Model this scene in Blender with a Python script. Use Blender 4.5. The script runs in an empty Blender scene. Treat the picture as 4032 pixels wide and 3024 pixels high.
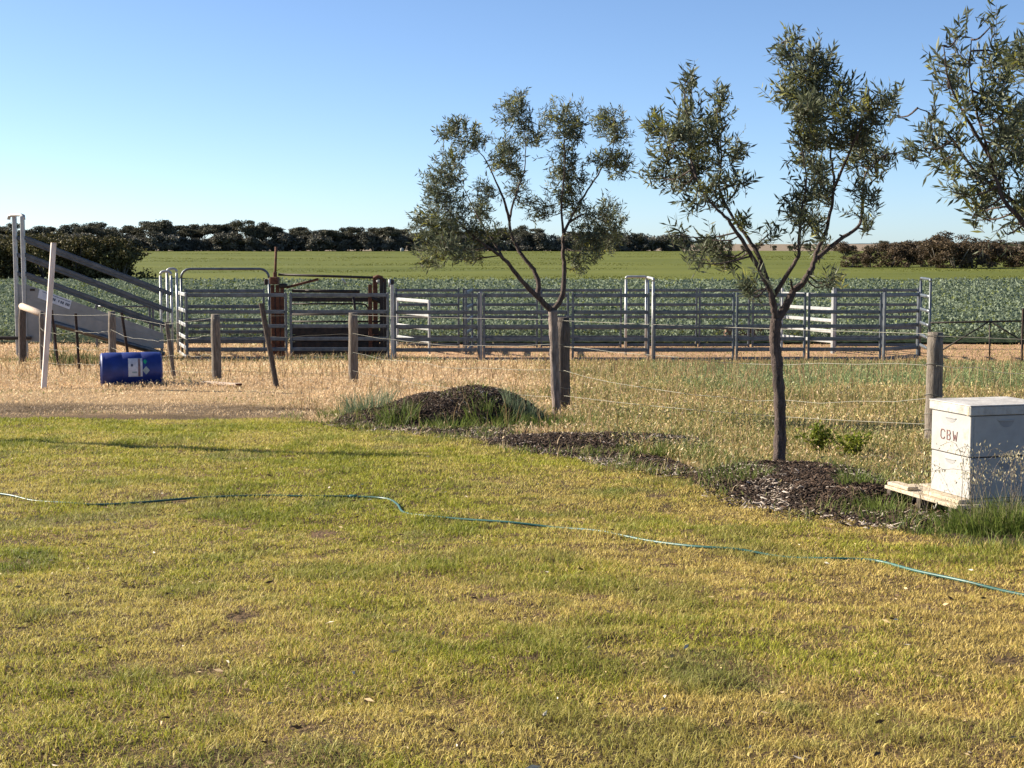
import bpy, bmesh, math, random
import numpy as np
from mathutils import Vector, Matrix

random.seed(7)
RNG = np.random.default_rng(11)
SC = bpy.context.scene
COL = SC.collection

# ------------------------------------------------------------------ camera, sky, sun, exposure
EYE = 1.6                       # eye height above the zero level
F = 5824.0                      # focal length in photograph pixels (52 mm equivalent)
PITCH = math.atan(512.0 / F)    # camera looks slightly down
cam_data = bpy.data.cameras.new('camera')
cam_data.sensor_width = 36.0
cam_data.lens = 52.0
cam_data.clip_start = 0.1
cam_data.clip_end = 30000.0
cam = bpy.data.objects.new('camera', cam_data)
COL.objects.link(cam)
cam.location = (0, 0, EYE)
cam.rotation_euler = (math.pi / 2 - PITCH, 0, 0)
SC.camera = cam

SUN_EL = math.radians(27)
SUN_AZ = math.radians(-70)      # clockwise from +Y: the sun stands left of and a little beyond the yards
world = bpy.data.worlds.new('World')
SC.world = world
world.use_nodes = True
wn = world.node_tree
bg = wn.nodes['Background']
sky = wn.nodes.new('ShaderNodeTexSky')
sky.sky_type = 'NISHITA'
sky.sun_disc = False
sky.sun_elevation = SUN_EL
sky.sun_rotation = SUN_AZ % (2 * math.pi)
sky.air_density = 0.6
sky.dust_density = 0.35
sky.ozone_density = 3.6
wn.links.new(sky.outputs[0], bg.inputs[0])
bg.inputs[1].default_value = 0.070

sun_data = bpy.data.lights.new('sun', 'SUN')
sun_data.energy = 5.0
sun_data.angle = math.radians(0.53)
sun_data.color = (1.0, 0.90, 0.74)
sun = bpy.data.objects.new('sun', sun_data)
COL.objects.link(sun)
TO_SUN = Vector((math.sin(SUN_AZ) * math.cos(SUN_EL), math.cos(SUN_AZ) * math.cos(SUN_EL), math.sin(SUN_EL)))
sun.rotation_euler = TO_SUN.to_track_quat('Z', 'Y').to_euler()
sun.location = (-20, 10, 20)

SC.view_settings.view_transform = 'Standard'
SC.view_settings.look = 'None'
SC.view_settings.gamma = 1.0
SC.view_settings.use_curve_mapping = False
SC.view_settings.exposure = 1.35

# ------------------------------------------------------------------ terrain and pixel helpers
PROF_D = np.array([-60, 0, 3.5, 8.4, 10.8, 13, 18, 23, 30, 38, 46, 131, 450, 800, 1500, 2600, 3600, 9000], float)
PROF_Z = np.array([-1.25, -1.25, -1.29, -1.53, -1.60, -1.69, -1.93, -2.07, -2.42, -2.77, -2.80, -2.75, 0.80, 1.2, 7.5, 16, 24, 30], float) + EYE


def H(x, y):
    """terrain height"""
    return np.interp(y, PROF_D, PROF_Z)


def ray(px, py):
    u = (px - 2016.0) / F
    v = (1512.0 - py) / F
    c, s = math.cos(PITCH), math.sin(PITCH)
    return np.array([u, c + v * s, -s + v * c])


def at(px, py, Y):
    """the point at distance Y seen at photograph pixel (px, py)"""
    d = ray(px, py)
    t = Y / d[1]
    return np.array([d[0] * t, Y, EYE + d[2] * t])


def gnd(px, Y):
    p = at(px, 1300, Y)
    p[2] = float(H(p[0], Y))
    return p


def ground_hit(px, py):
    d = ray(px, py)
    Y = 1.5
    while Y < 900:
        t = Y / d[1]
        if EYE + d[2] * t <= float(H(0, Y)):
            break
        Y *= 1.004
    return gnd(px, Y)


# value noise for numpy arrays
_PERM = np.random.default_rng(3).random((256, 256))


def vnoise(x, y, s=1.0, seed=0):
    x = np.asarray(x) / s + seed * 17.31
    y = np.asarray(y) / s + seed * 9.77
    xi = np.floor(x).astype(int); yi = np.floor(y).astype(int)
    fx = x - xi; fy = y - yi
    fx = fx * fx * (3 - 2 * fx); fy = fy * fy * (3 - 2 * fy)
    a = _PERM[xi % 256, yi % 256]; b = _PERM[(xi + 1) % 256, yi % 256]
    c = _PERM[xi % 256, (yi + 1) % 256]; d = _PERM[(xi + 1) % 256, (yi + 1) % 256]
    return (a * (1 - fx) + b * fx) * (1 - fy) + (c * (1 - fx) + d * fx) * fy


def fbm(x, y, s=1.0, seed=0, o=4):
    v = 0; a = 0.5; t = 0
    for i in range(o):
        v = v + a * vnoise(x, y, s / 2 ** i, seed + i * 3); t += a; a *= 0.55
    return v / t


# ------------------------------------------------------------------ materials
MATS = {}


def new_mat(name):
    m = bpy.data.materials.new(name)
    m.use_nodes = True
    MATS[name] = m
    nt = m.node_tree
    return m, nt, nt.nodes['Principled BSDF']


def N(nt, kind, **kw):
    n = nt.nodes.new(kind)
    for k, v in kw.items():
        setattr(n, k, v)
    return n


def noise_mat(name, c1, c2, scale=8.0, rough=0.8, metal=0.0, bump=0.2, bscale=40.0, stretch=(1, 1, 1), c3=None, spec=0.4, detail=6.0, lo=0.35, hi=0.65, coords='Object'):
    m, nt, p = new_mat(name)
    tc = N(nt, 'ShaderNodeTexCoord')
    mp = N(nt, 'ShaderNodeMapping')
    mp.inputs['Scale'].default_value = stretch
    nt.links.new(tc.outputs[coords], mp.inputs[0])
    no = N(nt, 'ShaderNodeTexNoise')
    no.inputs['Scale'].default_value = scale
    no.inputs['Detail'].default_value = detail
    no.inputs['Roughness'].default_value = 0.62
    nt.links.new(mp.outputs[0], no.inputs['Vector'])
    r = N(nt, 'ShaderNodeValToRGB')
    r.color_ramp.elements[0].position = lo; r.color_ramp.elements[1].position = hi
    r.color_ramp.elements[0].color = (*c1, 1); r.color_ramp.elements[1].color = (*c2, 1)
    if c3:
        e = r.color_ramp.elements.new(min(0.98, hi + 0.12)); e.color = (*c3, 1)
    nt.links.new(no.outputs[0], r.inputs[0])
    nt.links.new(r.outputs[0], p.inputs['Base Color'])
    p.inputs['Roughness'].default_value = rough
    p.inputs['Metallic'].default_value = metal
    p.inputs['Specular IOR Level'].default_value = spec
    if bump > 0:
        n2 = N(nt, 'ShaderNodeTexNoise')
        n2.inputs['Scale'].default_value = bscale
        n2.inputs['Detail'].default_value = 5
        nt.links.new(mp.outputs[0], n2.inputs['Vector'])
        b = N(nt, 'ShaderNodeBump')
        b.inputs['Strength'].default_value = bump
        b.inputs['Distance'].default_value = 0.02
        nt.links.new(n2.outputs[0], b.inputs['Height'])
        nt.links.new(b.outputs[0], p.inputs['Normal'])
    return m


def leaf_mat(name, transl=0.35, rough=0.55, spec=0.3, tint=(1, 1, 1)):
    """colour from the 'col' attribute of each leaf or blade, with light passing through"""
    m, nt, p = new_mat(name)
    a = N(nt, 'ShaderNodeAttribute'); a.attribute_name = 'col'
    nt.links.new(a.outputs['Color'], p.inputs['Base Color'])
    p.inputs['Roughness'].default_value = rough
    p.inputs['Specular IOR Level'].default_value = spec
    tr = N(nt, 'ShaderNodeBsdfTranslucent')
    mul = N(nt, 'ShaderNodeMixRGB', blend_type='MULTIPLY')
    mul.inputs[0].default_value = 1.0
    mul.inputs[2].default_value = (*tint, 1)
    nt.links.new(a.outputs['Color'], mul.inputs[1])
    nt.links.new(mul.outputs[0], tr.inputs[0])
    mx = N(nt, 'ShaderNodeMixShader'); mx.inputs[0].default_value = transl
    nt.links.new(p.outputs[0], mx.inputs[1]); nt.links.new(tr.outputs[0], mx.inputs[2])
    nt.links.new(mx.outputs[0], nt.nodes['Material Output'].inputs[0])
    return m


def ground_mat(name, scale, rough=0.95, amount=0.5, bump=0.5, bscale=30):
    """vertex zone colour broken up with noise"""
    m, nt, p = new_mat(name)
    a = N(nt, 'ShaderNodeAttribute'); a.attribute_name = 'col'
    tc = N(nt, 'ShaderNodeTexCoord')
    no = N(nt, 'ShaderNodeTexNoise'); no.inputs['Scale'].default_value = scale; no.inputs['Detail'].default_value = 8; no.inputs['Roughness'].default_value = 0.7
    nt.links.new(tc.outputs['Object'], no.inputs['Vector'])
    r = N(nt, 'ShaderNodeMapRange'); r.inputs[1].default_value = 0.3; r.inputs[2].default_value = 0.7; r.inputs[3].default_value = 1 - amount; r.inputs[4].default_value = 1 + amount
    nt.links.new(no.outputs[0], r.inputs[0])
    mul = N(nt, 'ShaderNodeVectorMath', operation='SCALE')
    nt.links.new(a.outputs['Color'], mul.inputs[0]); nt.links.new(r.outputs[0], mul.inputs['Scale'])
    nt.links.new(mul.outputs[0], p.inputs['Base Color'])
    p.inputs['Roughness'].default_value = rough
    p.inputs['Specular IOR Level'].default_value = 0.15
    n2 = N(nt, 'ShaderNodeTexNoise'); n2.inputs['Scale'].default_value = bscale; n2.inputs['Detail'].default_value = 6
    nt.links.new(tc.outputs['Object'], n2.inputs['Vector'])
    b = N(nt, 'ShaderNodeBump'); b.inputs['Strength'].default_value = bump; b.inputs['Distance'].default_value = 0.05
    nt.links.new(n2.outputs[0], b.inputs['Height']); nt.links.new(b.outputs[0], p.inputs['Normal'])
    return m


ground_mat('ground_soil', 14.0, amount=0.45, bump=0.6, bscale=45)
leaf_mat('grass_blade', 0.30, 0.6, 0.2)
leaf_mat('acacia_leaf', 0.32, 0.55, 0.28)
leaf_mat('mallee_leaf', 0.15, 0.7, 0.2)
leaf_mat('crop_leaf', 0.25, 0.75, 0.15)
leaf_mat('bark_chip_mat', 0.0, 0.85, 0.2)
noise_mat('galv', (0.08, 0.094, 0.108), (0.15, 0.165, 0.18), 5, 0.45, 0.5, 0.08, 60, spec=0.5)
noise_mat('galv_shaded', (0.065, 0.078, 0.09), (0.12, 0.132, 0.145), 5, 0.5, 0.4, 0.08, 60, spec=0.4)  # galv darkened: shade on the ramp rails' fronts is put into the colour
noise_mat('galv_bright', (0.30, 0.31, 0.31), (0.44, 0.44, 0.43), 6, 0.45, 0.35, 0.05, 60, spec=0.5)  # paler galv; on the panels running back it carries sunlight in its colour
noise_mat('sheet_metal', (0.20, 0.21, 0.21), (0.27, 0.28, 0.28), 2.2, 0.5, 0.4, 0.05, 12, spec=0.4)
noise_mat('rust', (0.06, 0.022, 0.012), (0.16, 0.065, 0.032), 7, 0.85, 0.1, 0.4, 60, c3=(0.22, 0.11, 0.06))
noise_mat('dark_steel', (0.015, 0.014, 0.014), (0.05, 0.035, 0.028), 6, 0.6, 0.3, 0.2, 50)
noise_mat('picket_steel', (0.02, 0.014, 0.012), (0.06, 0.035, 0.025), 12, 0.75, 0.2, 0.2, 60)
noise_mat('old_wood', (0.10, 0.082, 0.066), (0.25, 0.21, 0.17), 10, 0.9, 0, 0.7, 40, (6, 6, 0.7), c3=(0.36, 0.32, 0.27))
noise_mat('dark_wood', (0.055, 0.042, 0.034), (0.15, 0.12, 0.10), 12, 0.9, 0, 0.7, 40, (6, 6, 0.7))
noise_mat('pale_wood', (0.32, 0.24, 0.18), (0.48, 0.38, 0.30), 7, 0.85, 0, 0.4, 40, (1, 6, 6))
noise_mat('white_post', (0.52, 0.45, 0.40), (0.72, 0.65, 0.60), 5, 0.7, 0, 0.15, 40, (4, 4, 0.6))
noise_mat('hive_paint', (0.335, 0.325, 0.305), (0.385, 0.375, 0.355), 9, 0.6, 0, 0.08, 50, c3=(0.30, 0.27, 0.22), spec=0.15, hi=0.6)
noise_mat('lid_paint', (0.28, 0.25, 0.21), (0.44, 0.42, 0.38), 11, 0.75, 0, 0.25, 45, hi=0.55, lo=0.3)
noise_mat('lid_top', (0.34, 0.32, 0.30), (0.56, 0.54, 0.51), 7, 0.7, 0.1, 0.2, 45)
noise_mat('pallet_wood', (0.36, 0.28, 0.19), (0.58, 0.50, 0.38), 12, 0.85, 0, 0.4, 40, (2, 2, 8))
noise_mat('letter_ink', (0.10, 0.045, 0.04), (0.26, 0.15, 0.14), 90, 0.8, 0, 0)
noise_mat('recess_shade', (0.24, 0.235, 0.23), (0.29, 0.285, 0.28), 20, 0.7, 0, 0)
noise_mat('drum_blue', (0.004, 0.018, 0.14), (0.010, 0.034, 0.21), 7, 0.5, 0, 0.04, 20, spec=0.55)
noise_mat('label_white', (0.46, 0.46, 0.48), (0.66, 0.66, 0.68), 9, 0.6, 0, 0)
noise_mat('label_brown', (0.16, 0.10, 0.09), (0.28, 0.18, 0.16), 20, 0.7, 0, 0)
noise_mat('label_dark', (0.05, 0.06, 0.09), (0.10, 0.11, 0.15), 20, 0.7, 0, 0)
noise_mat('sticker_green', (0.0, 0.25, 0.10), (0.02, 0.38, 0.18), 20, 0.6, 0, 0)
noise_mat('sticker_pale', (0.26, 0.33, 0.33), (0.36, 0.43, 0.42), 20, 0.6, 0, 0)
noise_mat('sign_face', (0.44, 0.50, 0.58), (0.55, 0.60, 0.67), 8, 0.5, 0, 0)
noise_mat('sign_ink', (0.03, 0.05, 0.09), (0.05, 0.08, 0.13), 8, 0.5, 0, 0)
noise_mat('hose_rubber', (0.012, 0.06, 0.05), (0.04, 0.14, 0.12), 1.2, 0.42, 0, 0.0, 40, spec=0.45)
noise_mat('black_plastic', (0.012, 0.012, 0.012), (0.03, 0.03, 0.028), 6, 0.5, 0, 0)
noise_mat('wire_steel', (0.17, 0.165, 0.14), (0.28, 0.27, 0.22), 30, 0.5, 0.5, 0)
noise_mat('acacia_bark', (0.045, 0.032, 0.028), (0.14, 0.10, 0.085), 9, 0.9, 0, 0.9, 45, (5, 5, 0.8), c3=(0.24, 0.18, 0.15))
noise_mat('pale_bark', (0.12, 0.09, 0.075), (0.34, 0.27, 0.23), 8, 0.9, 0, 0.8, 45, (5, 5, 0.8), c3=(0.42, 0.35, 0.30))
noise_mat('mallee_bark', (0.10, 0.085, 0.07), (0.26, 0.23, 0.20), 1.2, 0.9, 0, 0)
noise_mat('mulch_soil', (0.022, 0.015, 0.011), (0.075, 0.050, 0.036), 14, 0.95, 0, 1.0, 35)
noise_mat('trough_rust', (0.15, 0.08, 0.05), (0.28, 0.17, 0.12), 4, 0.8, 0, 0.2, 40)
noise_mat('pasture_grass', (0.082, 0.098, 0.016), (0.125, 0.138, 0.026), 0.045, 0.95, 0, 0.6, 1.2, (0.35, 1.0, 1), spec=0.1, detail=9, c3=(0.165, 0.17, 0.04))
noise_mat('crop_soil', (0.022, 0.034, 0.017), (0.05, 0.07, 0.035), 3.0, 0.95, 0, 0.8, 4, spec=0.1)
noise_mat('hazy_scrub', (0.055, 0.075, 0.085), (0.085, 0.105, 0.115), 0.004, 0.95, 0, 0, spec=0.05)  # scrub with the blue of distant haze mixed into its colour


# ------------------------------------------------------------------ object helpers
def tag(o, label=None, cat=None, group=None, kind=None):
    if label: o['label'] = label
    if cat: o['category'] = cat
    if group: o['group'] = group
    if kind: o['kind'] = kind
    return o


def thing(name, loc, label, cat, group=None):
    o = bpy.data.objects.new(name, None)
    o.empty_display_size = 0.2
    o.location = tuple(float(v) for v in loc)
    COL.objects.link(o)
    tag(o, label, cat, group)
    o_origin[o.name] = np.array(loc, float)
    return o


o_origin = {}


class MB:
    """collects geometry in world coordinates for one mesh object"""

    def __init__(self):
        self.v = []; self.f = []; self.smooth = []

    def add(self, verts, faces, smooth=False):
        n = len(self.v)
        self.v.extend([tuple(float(c) for c in q) for q in verts])
        self.f.extend([tuple(i + n for i in fc) for fc in faces])
        self.smooth.extend([smooth] * len(faces))
        return self

    def box(self, c, size, ax=None, ay=None, az=None, bev=0.0):
        c = np.array(c, float)
        ax = np.array(ax if ax is not None else (1, 0, 0), float)
        ay = np.array(ay if ay is not None else (0, 1, 0), float)
        az = np.array(az if az is not None else (0, 0, 1), float)
        hx, hy, hz = [s / 2 for s in size]
        b = min(bev, hx * 0.9, hy * 0.9, hz * 0.9)
        if b <= 0:
            vs = [c + ax * sx * hx + ay * sy * hy + az * sz * hz for sz in (-1, 1) for sx, sy in ((-1, -1), (1, -1), (1, 1), (-1, 1))]
            return self.add(vs, [(0, 3, 2, 1), (4, 5, 6, 7), (0, 1, 5, 4), (1, 2, 6, 5), (2, 3, 7, 6), (3, 0, 4, 7)])
        bm = bmesh.new()
        bmesh.ops.create_cube(bm, size=1.0)
        for q in bm.verts:
            q.co = Vector((q.co.x * 2 * hx, q.co.y * 2 * hy, q.co.z * 2 * hz))
        bmesh.ops.bevel(bm, geom=bm.edges[:], offset=b, segments=1, affect='EDGES')
        bm.verts.ensure_lookup_table()
        vs = [c + ax * q.co.x + ay * q.co.y + az * q.co.z for q in bm.verts]
        fs = [[q.index for q in f.verts] for f in bm.faces]
        bm.free()
        return self.add(vs, fs)

    def tube(self, pts, rad, n=8, cap=True, squash=None, jit=0.0):
        pts = [np.array(p, float) for p in pts]
        k = len(pts)
        if np.isscalar(rad): rad = [rad] * k
        rings = []
        up = None
        for i in range(k):
            t = pts[min(i + 1, k - 1)] - pts[max(i - 1, 0)]
            L = np.linalg.norm(t); t = t / (L if L > 1e-9 else 1)
            if up is None:
                up = np.array((0, 0, 1.0)) if abs(t[2]) < 0.9 else np.array((0, 1.0, 0))
            a = np.cross(t, up); a /= max(np.linalg.norm(a), 1e-9)
            b = np.cross(a, t)
            up = b
            s1, s2 = (1, 1) if squash is None else squash
            ring = []
            for j in range(n):
                th = 2 * math.pi * j / n
                rr = rad[i] * (1 + (random.uniform(-jit, jit) if jit else 0))
                ring.append(pts[i] + a * math.cos(th) * rr * s1 + b * math.sin(th) * rr * s2)
            rings.append(ring)
        vs = [q for r in rings for q in r]
        fs = []
        for i in range(k - 1):
            for j in range(n):
                fs.append((i * n + j, i * n + (j + 1) % n, (i + 1) * n + (j + 1) % n, (i + 1) * n + j))
        self.add(vs, fs, True)
        if cap:
            base = len(self.v) - len(vs)
            self.f.append(tuple(base + j for j in range(n))[::-1]); self.smooth.append(False)
            self.f.append(tuple(base + (k - 1) * n + j for j in range(n))); self.smooth.append(False)
        return self

    def build(self, name, mat, parent=None, label=None):
        me = bpy.data.meshes.new(name)
        org = np.zeros(3)
        if parent is not None:
            root = parent
            while root.parent is not None: root = root.parent
            org = o_origin[root.name]
        me.from_pydata([tuple(np.array(q) - org) for q in self.v], [], self.f)
        me.polygons.foreach_set('use_smooth', self.smooth)
        me.materials.append(MATS[mat])
        me.update()
        o = bpy.data.objects.new(name, me)
        COL.objects.link(o)
        if parent is not None: o.parent = parent
        if label: o['label'] = label
        return o


def np_mesh(name, verts, tris, cols, mat, parent=None, org=None, quads=None):
    """big mesh straight from arrays: verts (n,3), tris (m,3), point colours (n,3)"""
    me = bpy.data.meshes.new(name)
    if org is not None: verts = verts - np.array(org)
    tris = np.asarray(tris, np.int32)
    nt_ = len(tris)
    me.vertices.add(len(verts)); me.vertices.foreach_set('co', np.ascontiguousarray(verts, np.float32).ravel())
    me.loops.add(nt_ * 3); me.loops.foreach_set('vertex_index', tris.ravel())
    me.polygons.add(nt_)
    me.polygons.foreach_set('loop_start', np.arange(0, nt_ * 3, 3, dtype=np.int32))
    try:
        me.polygons.foreach_set('loop_total', np.full(nt_, 3, np.int32))
    except Exception:
        pass
    me.update(calc_edges=True)
    if cols is not None:
        ca = me.color_attributes.new('col', 'FLOAT_COLOR', 'POINT')
        c4 = np.ones((len(verts), 4), np.float32); c4[:, :3] = cols
        ca.data.foreach_set('color', c4.ravel())
    me.materials.append(MATS[mat])
    o = bpy.data.objects.new(name, me)
    COL.objects.link(o)
    if parent is not None: o.parent = parent
    return o


def blades(P, hgt, wid, lean, cols, azim=None, rng=RNG):
    """grass blades: base pair, middle pair, tip. returns verts, tris, cols"""
    n = len(P)
    az = rng.random(n) * 2 * np.pi
    la = rng.random(n) * 2 * np.pi if azim is None else azim
    side = np.stack([np.cos(az), np.sin(az), np.zeros(n)], 1) * (wid / 2)[:, None]
    ld = np.stack([np.cos(la), np.sin(la), np.zeros(n)], 1)
    mid = P + ld * (lean * hgt * 0.32)[:, None] + np.array([0, 0, 1.0]) * (hgt * 0.55)[:, None]
    tip = P + ld * (lean * hgt)[:, None] + np.array([0, 0, 1.0]) * (hgt * np.sqrt(np.clip(1.15 - 0.55 * lean ** 2, 0.15, 1)))[:, None]
    V = np.stack([P - side, P + side, mid - side * 0.8, mid + side * 0.8, tip], 1).reshape(-1, 3)
    b = (np.arange(n) * 5)[:, None]
    T = np.concatenate([b + np.array([0, 1, 3]), b + np.array([0, 3, 2]), b + np.array([2, 3, 4])], 1).reshape(-1, 3)
    C = np.repeat(cols, 5, 0)
    return V, T, C


def leaves(P, D, Ln, Wd, cols, rng=RNG, fold=0.25):
    """lanceolate leaves from P along D"""
    n = len(P)
    r = rng.normal(size=(n, 3))
    side = np.cross(D, r); side /= np.maximum(np.linalg.norm(side, axis=1), 1e-6)[:, None]
    nor = np.cross(side, D)
    tip = P + D * Ln[:, None]
    m = P + D * (Ln * 0.45)[:, None] + nor * (Wd * fold)[:, None]
    a = m + side * (Wd / 2)[:, None]; b_ = m - side * (Wd / 2)[:, None]
    V = np.stack([P, a, tip, b_], 1).reshape(-1, 3)
    k = (np.arange(n) * 4)[:, None]
    T = np.concatenate([k + np.array([0, 1, 2]), k + np.array([0, 2, 3])], 1).reshape(-1, 3)
    return V, T, np.repeat(cols, 4, 0)


def merge(parts):
    V = []; T = []; C = []; k = 0
    for v, t, c in parts:
        V.append(v); T.append(t + k); C.append(c); k += len(v)
    return np.concatenate(V), np.concatenate(T), np.concatenate(C)


def mixc(a, b, t):
    return np.asarray(a) * (1 - t)[:, None] + np.asarray(b) * t[:, None]


def sstep(a, b, x):
    t = np.clip((x - a) / (b - a), 0, 1)
    return t * t * (3 - 2 * t)


# ------------------------------------------------------------------ zones on the ground
LAWN_EDGE = [ground_hit(a, b) for a, b in [(-300, 1640), (700, 1640), (1150, 1655), (1500, 1705), (1900, 1750), (2200, 1800), (2700, 1895), (3000, 2005), (3400, 2075), (3700, 2120), (4100, 2170)]]
_ex = np.array([q[0] for q in LAWN_EDGE]); _ey = np.array([q[1] for q in LAWN_EDGE])


def lawn_edge(x):
    return np.interp(x, _ex, _ey)


def grid_obj(name, ys, xs_fn, ncol, zoff, mat, colfn=None, znoise=None):
    us = np.linspace(-1, 1, ncol)
    Y = np.repeat(ys[:, None], ncol, 1)
    X = us[None, :] * xs_fn(ys)[:, None]
    Z = H(X, Y) + zoff
    if znoise is not None: Z = Z + znoise(X, Y)
    V = np.stack([X, Y, Z], 2).reshape(-1, 3)
    r, c = len(ys), ncol
    i = np.arange((r - 1) * (c - 1)); a = (i // (c - 1)) * c + i % (c - 1)
    T = np.concatenate([np.stack([a, a + 1, a + c + 1], 1), np.stack([a, a + c + 1, a + c], 1)])
    cols = colfn(V[:, 0], V[:, 1]) if colfn else None
    o = np_mesh(name, V, T, cols, mat)
    o.data.polygons.foreach_set('use_smooth', np.ones(len(T), bool))
    return tag(o, kind='structure')


def micro(x, y):
    k = np.clip((60 - y) / 20, 0, 1)
    return ((fbm(x, y, 0.6, 5, 3) - 0.5) * 0.035 + (fbm(x, y, 0.16, 7, 2) - 0.5) * 0.030 * np.clip((16 - y) / 8, 0, 1) + (fbm(x, y, 3.0, 8, 2) - 0.5) * 0.05) * k


def gz(x, y):
    return H(x, y) + micro(x, y)


BEDS = [(3140, 9.75, 0.62, 1.05), (3420, 9.1, 0.45, 0.6), (3700, 8.9, 0.7, 0.5), (1760, 15.5, 1.35, 1.2)]
_BD = [(gnd(p, d)[0], d, rx, ry) for p, d, rx, ry in BEDS]


def bed_mask(x, y):
    """mulch beds between lawn and rough grass"""
    x = np.asarray(x, float); y = np.asarray(y, float)
    m = np.zeros_like(x)
    w = (fbm(x, y, 0.5, 21, 3) - 0.5) * 0.9
    e = lawn_edge(x)
    dep = np.interp(x, [-1.6, -0.6, 0.3, 1.2, 2.2, 3.2], [0.6, 1.5, 1.8, 1.7, 1.6, 0.9])
    m = sstep(-0.30, 0.05, y - e + w * 0.45) * (1 - sstep(-0.3, 0.15, y - e - dep + w * 0.8)) * sstep(-1.7, -1.2, x)
    for cx, cy, rx, ry in _BD:
        d = ((x - cx) / rx) ** 2 + ((y - cy) / ry) ** 2
        m = np.maximum(m, 1 - sstep(0.7, 1.15, d + w))
    return m


def zone_cols(x, y):
    n = len(x)
    n1 = fbm(x, y, 0.7, 1); n2 = fbm(x, y, 2.5, 2)
    lawn = mixc(np.array([[0.055, 0.040, 0.018]]), np.array([[0.17, 0.105, 0.055]]), n1)
    dry = mixc(np.array([[0.26, 0.17, 0.085]]), np.array([[0.42, 0.29, 0.15]]), n1)
    dirt = mixc(np.array([[0.34, 0.20, 0.11]]), np.array([[0.46, 0.29, 0.17]]), n1)
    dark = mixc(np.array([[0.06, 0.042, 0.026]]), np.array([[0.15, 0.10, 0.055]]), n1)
    mulch = mixc(np.array([[0.03, 0.02, 0.014]]), np.array([[0.075, 0.05, 0.036]]), n1)
    e = lawn_edge(x) + (n2 - 0.5) * 0.8
    t = sstep(-0.15, 0.25, y - e)
    c = mixc(lawn, dry, t)
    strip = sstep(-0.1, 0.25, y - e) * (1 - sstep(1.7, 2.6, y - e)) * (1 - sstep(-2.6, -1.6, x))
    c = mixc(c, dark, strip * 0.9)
    yard = sstep(36.0, 38.5, y) * (1 - sstep(47, 50, y))
    c = mixc(c, dirt, yard)
    right = sstep(0, 2, x) * sstep(0.5, 1.5, y - e) * (1 - sstep(33, 36, y))
    c = mixc(c, mixc(np.array([[0.15, 0.13, 0.05]]), np.array([[0.26, 0.19, 0.09]]), n1), right * 0.8)
    c = mixc(c, mulch, bed_mask(x, y))
    far = sstep(450, 700, y)
    c = mixc(c, np.array([[0.22, 0.17, 0.12]]), far)
    return c


ys = np.concatenate([np.linspace(-40, 2, 12), np.geomspace(2.4, 50, 420), np.geomspace(55, 9000, 60)])
grid_obj('ground', ys, lambda y: np.abs(y) * 0.75 + 9, 260, 0.0, 'ground_soil', zone_cols, micro)
ys = np.concatenate([np.array([46.0, 46.6]), np.geomspace(47, 132, 40)])
grid_obj('crop_field', ys, lambda y: y * 0.8 + 10, 60, 0.06, 'crop_soil')
ys = np.geomspace(131, 455, 80)
grid_obj('pasture', ys, lambda y: y * 0.9 + 30, 90, 0.12, 'pasture_grass', None, lambda x, y: (fbm(x, y, 14, 4, 3) - 0.5) * 0.25)

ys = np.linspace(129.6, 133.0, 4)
grid_obj('shade_strip', ys, lambda y: y * 0.8 + 10, 60, 0.20, 'mulch_soil')  # dark sheet standing in for the shadow line between crop and pasture

# distant hills
hx = np.linspace(-3200, 3200, 260)
hz = 26 + 42 * np.exp(-((hx + 1900) / 700) ** 2) + 12 * np.exp(-((hx - 1750) / 450) ** 2) + 14 * (fbm(hx, hx * 0, 420, 4, 4) - 0.5) + 2.5 * (fbm(hx, hx * 0, 40, 6, 3) - 0.5)
mb = MB()
V = []; Fc = []
for i, x in enumerate(hx):
    V += [(x, 3900, -20 + EYE), (x, 4050, EYE + hz[i] * 0.75), (x, 4250, EYE + hz[i]), (x, 4700, EYE - 10)]
for i in range(len(hx) - 1):
    for k in range(3):
        a = i * 4 + k
        Fc.append((a, a + 4, a + 5, a + 1))
mb.add(V, Fc, True)
tag(mb.build('hills', 'hazy_scrub'), kind='structure')


MOUNDS = [  # centre px, distance, half width, half depth, height
    (1885, 16.2, 0.66, 0.95, 0.36), (1740, 16.0, 0.75, 0.85, 0.27), (1560, 15.9, 0.60, 0.7, 0.12),
    (2380, 13.2, 0.95, 0.55, 0.07), (3130, 10.2, 0.60, 0.75, 0.10), (3330, 9.5, 0.45, 0.5, 0.08)]
MC = [(gnd(m[0], m[1])[0], m[1], m[2], m[3], m[4]) for m in MOUNDS]


def mound_z(x, y):
    z = np.zeros_like(np.asarray(x, float))
    for cx, cy, rx, ry, h in MC:
        d = ((x - cx) / rx) ** 2 + ((y - cy) / ry) ** 2
        z = np.maximum(z, h * np.clip(1 - d * 0.8, 0, 1) ** 0.8)
    return z + (fbm(x, y, 0.45, 97, 2) - 0.5) * 0.10 * np.clip(z * 8, 0, 1)


# ------------------------------------------------------------------ grass
def scatter(y0, y1, dens, marg=0.43, extra=0.6, rng=RNG):
    """points over the ground between two distances with density dens(y) per square metre"""
    ysamp = np.linspace(y0, y1, 400)
    w = dens(ysamp) * 2 * (marg * ysamp + extra)
    cum = np.concatenate([[0], np.cumsum((w[1:] + w[:-1]) / 2 * np.diff(ysamp))])
    n = int(cum[-1])
    y = np.interp(rng.random(n) * cum[-1], cum, ysamp)
    x = (rng.random(n) * 2 - 1) * (marg * y + extra)
    return x, y


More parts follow.
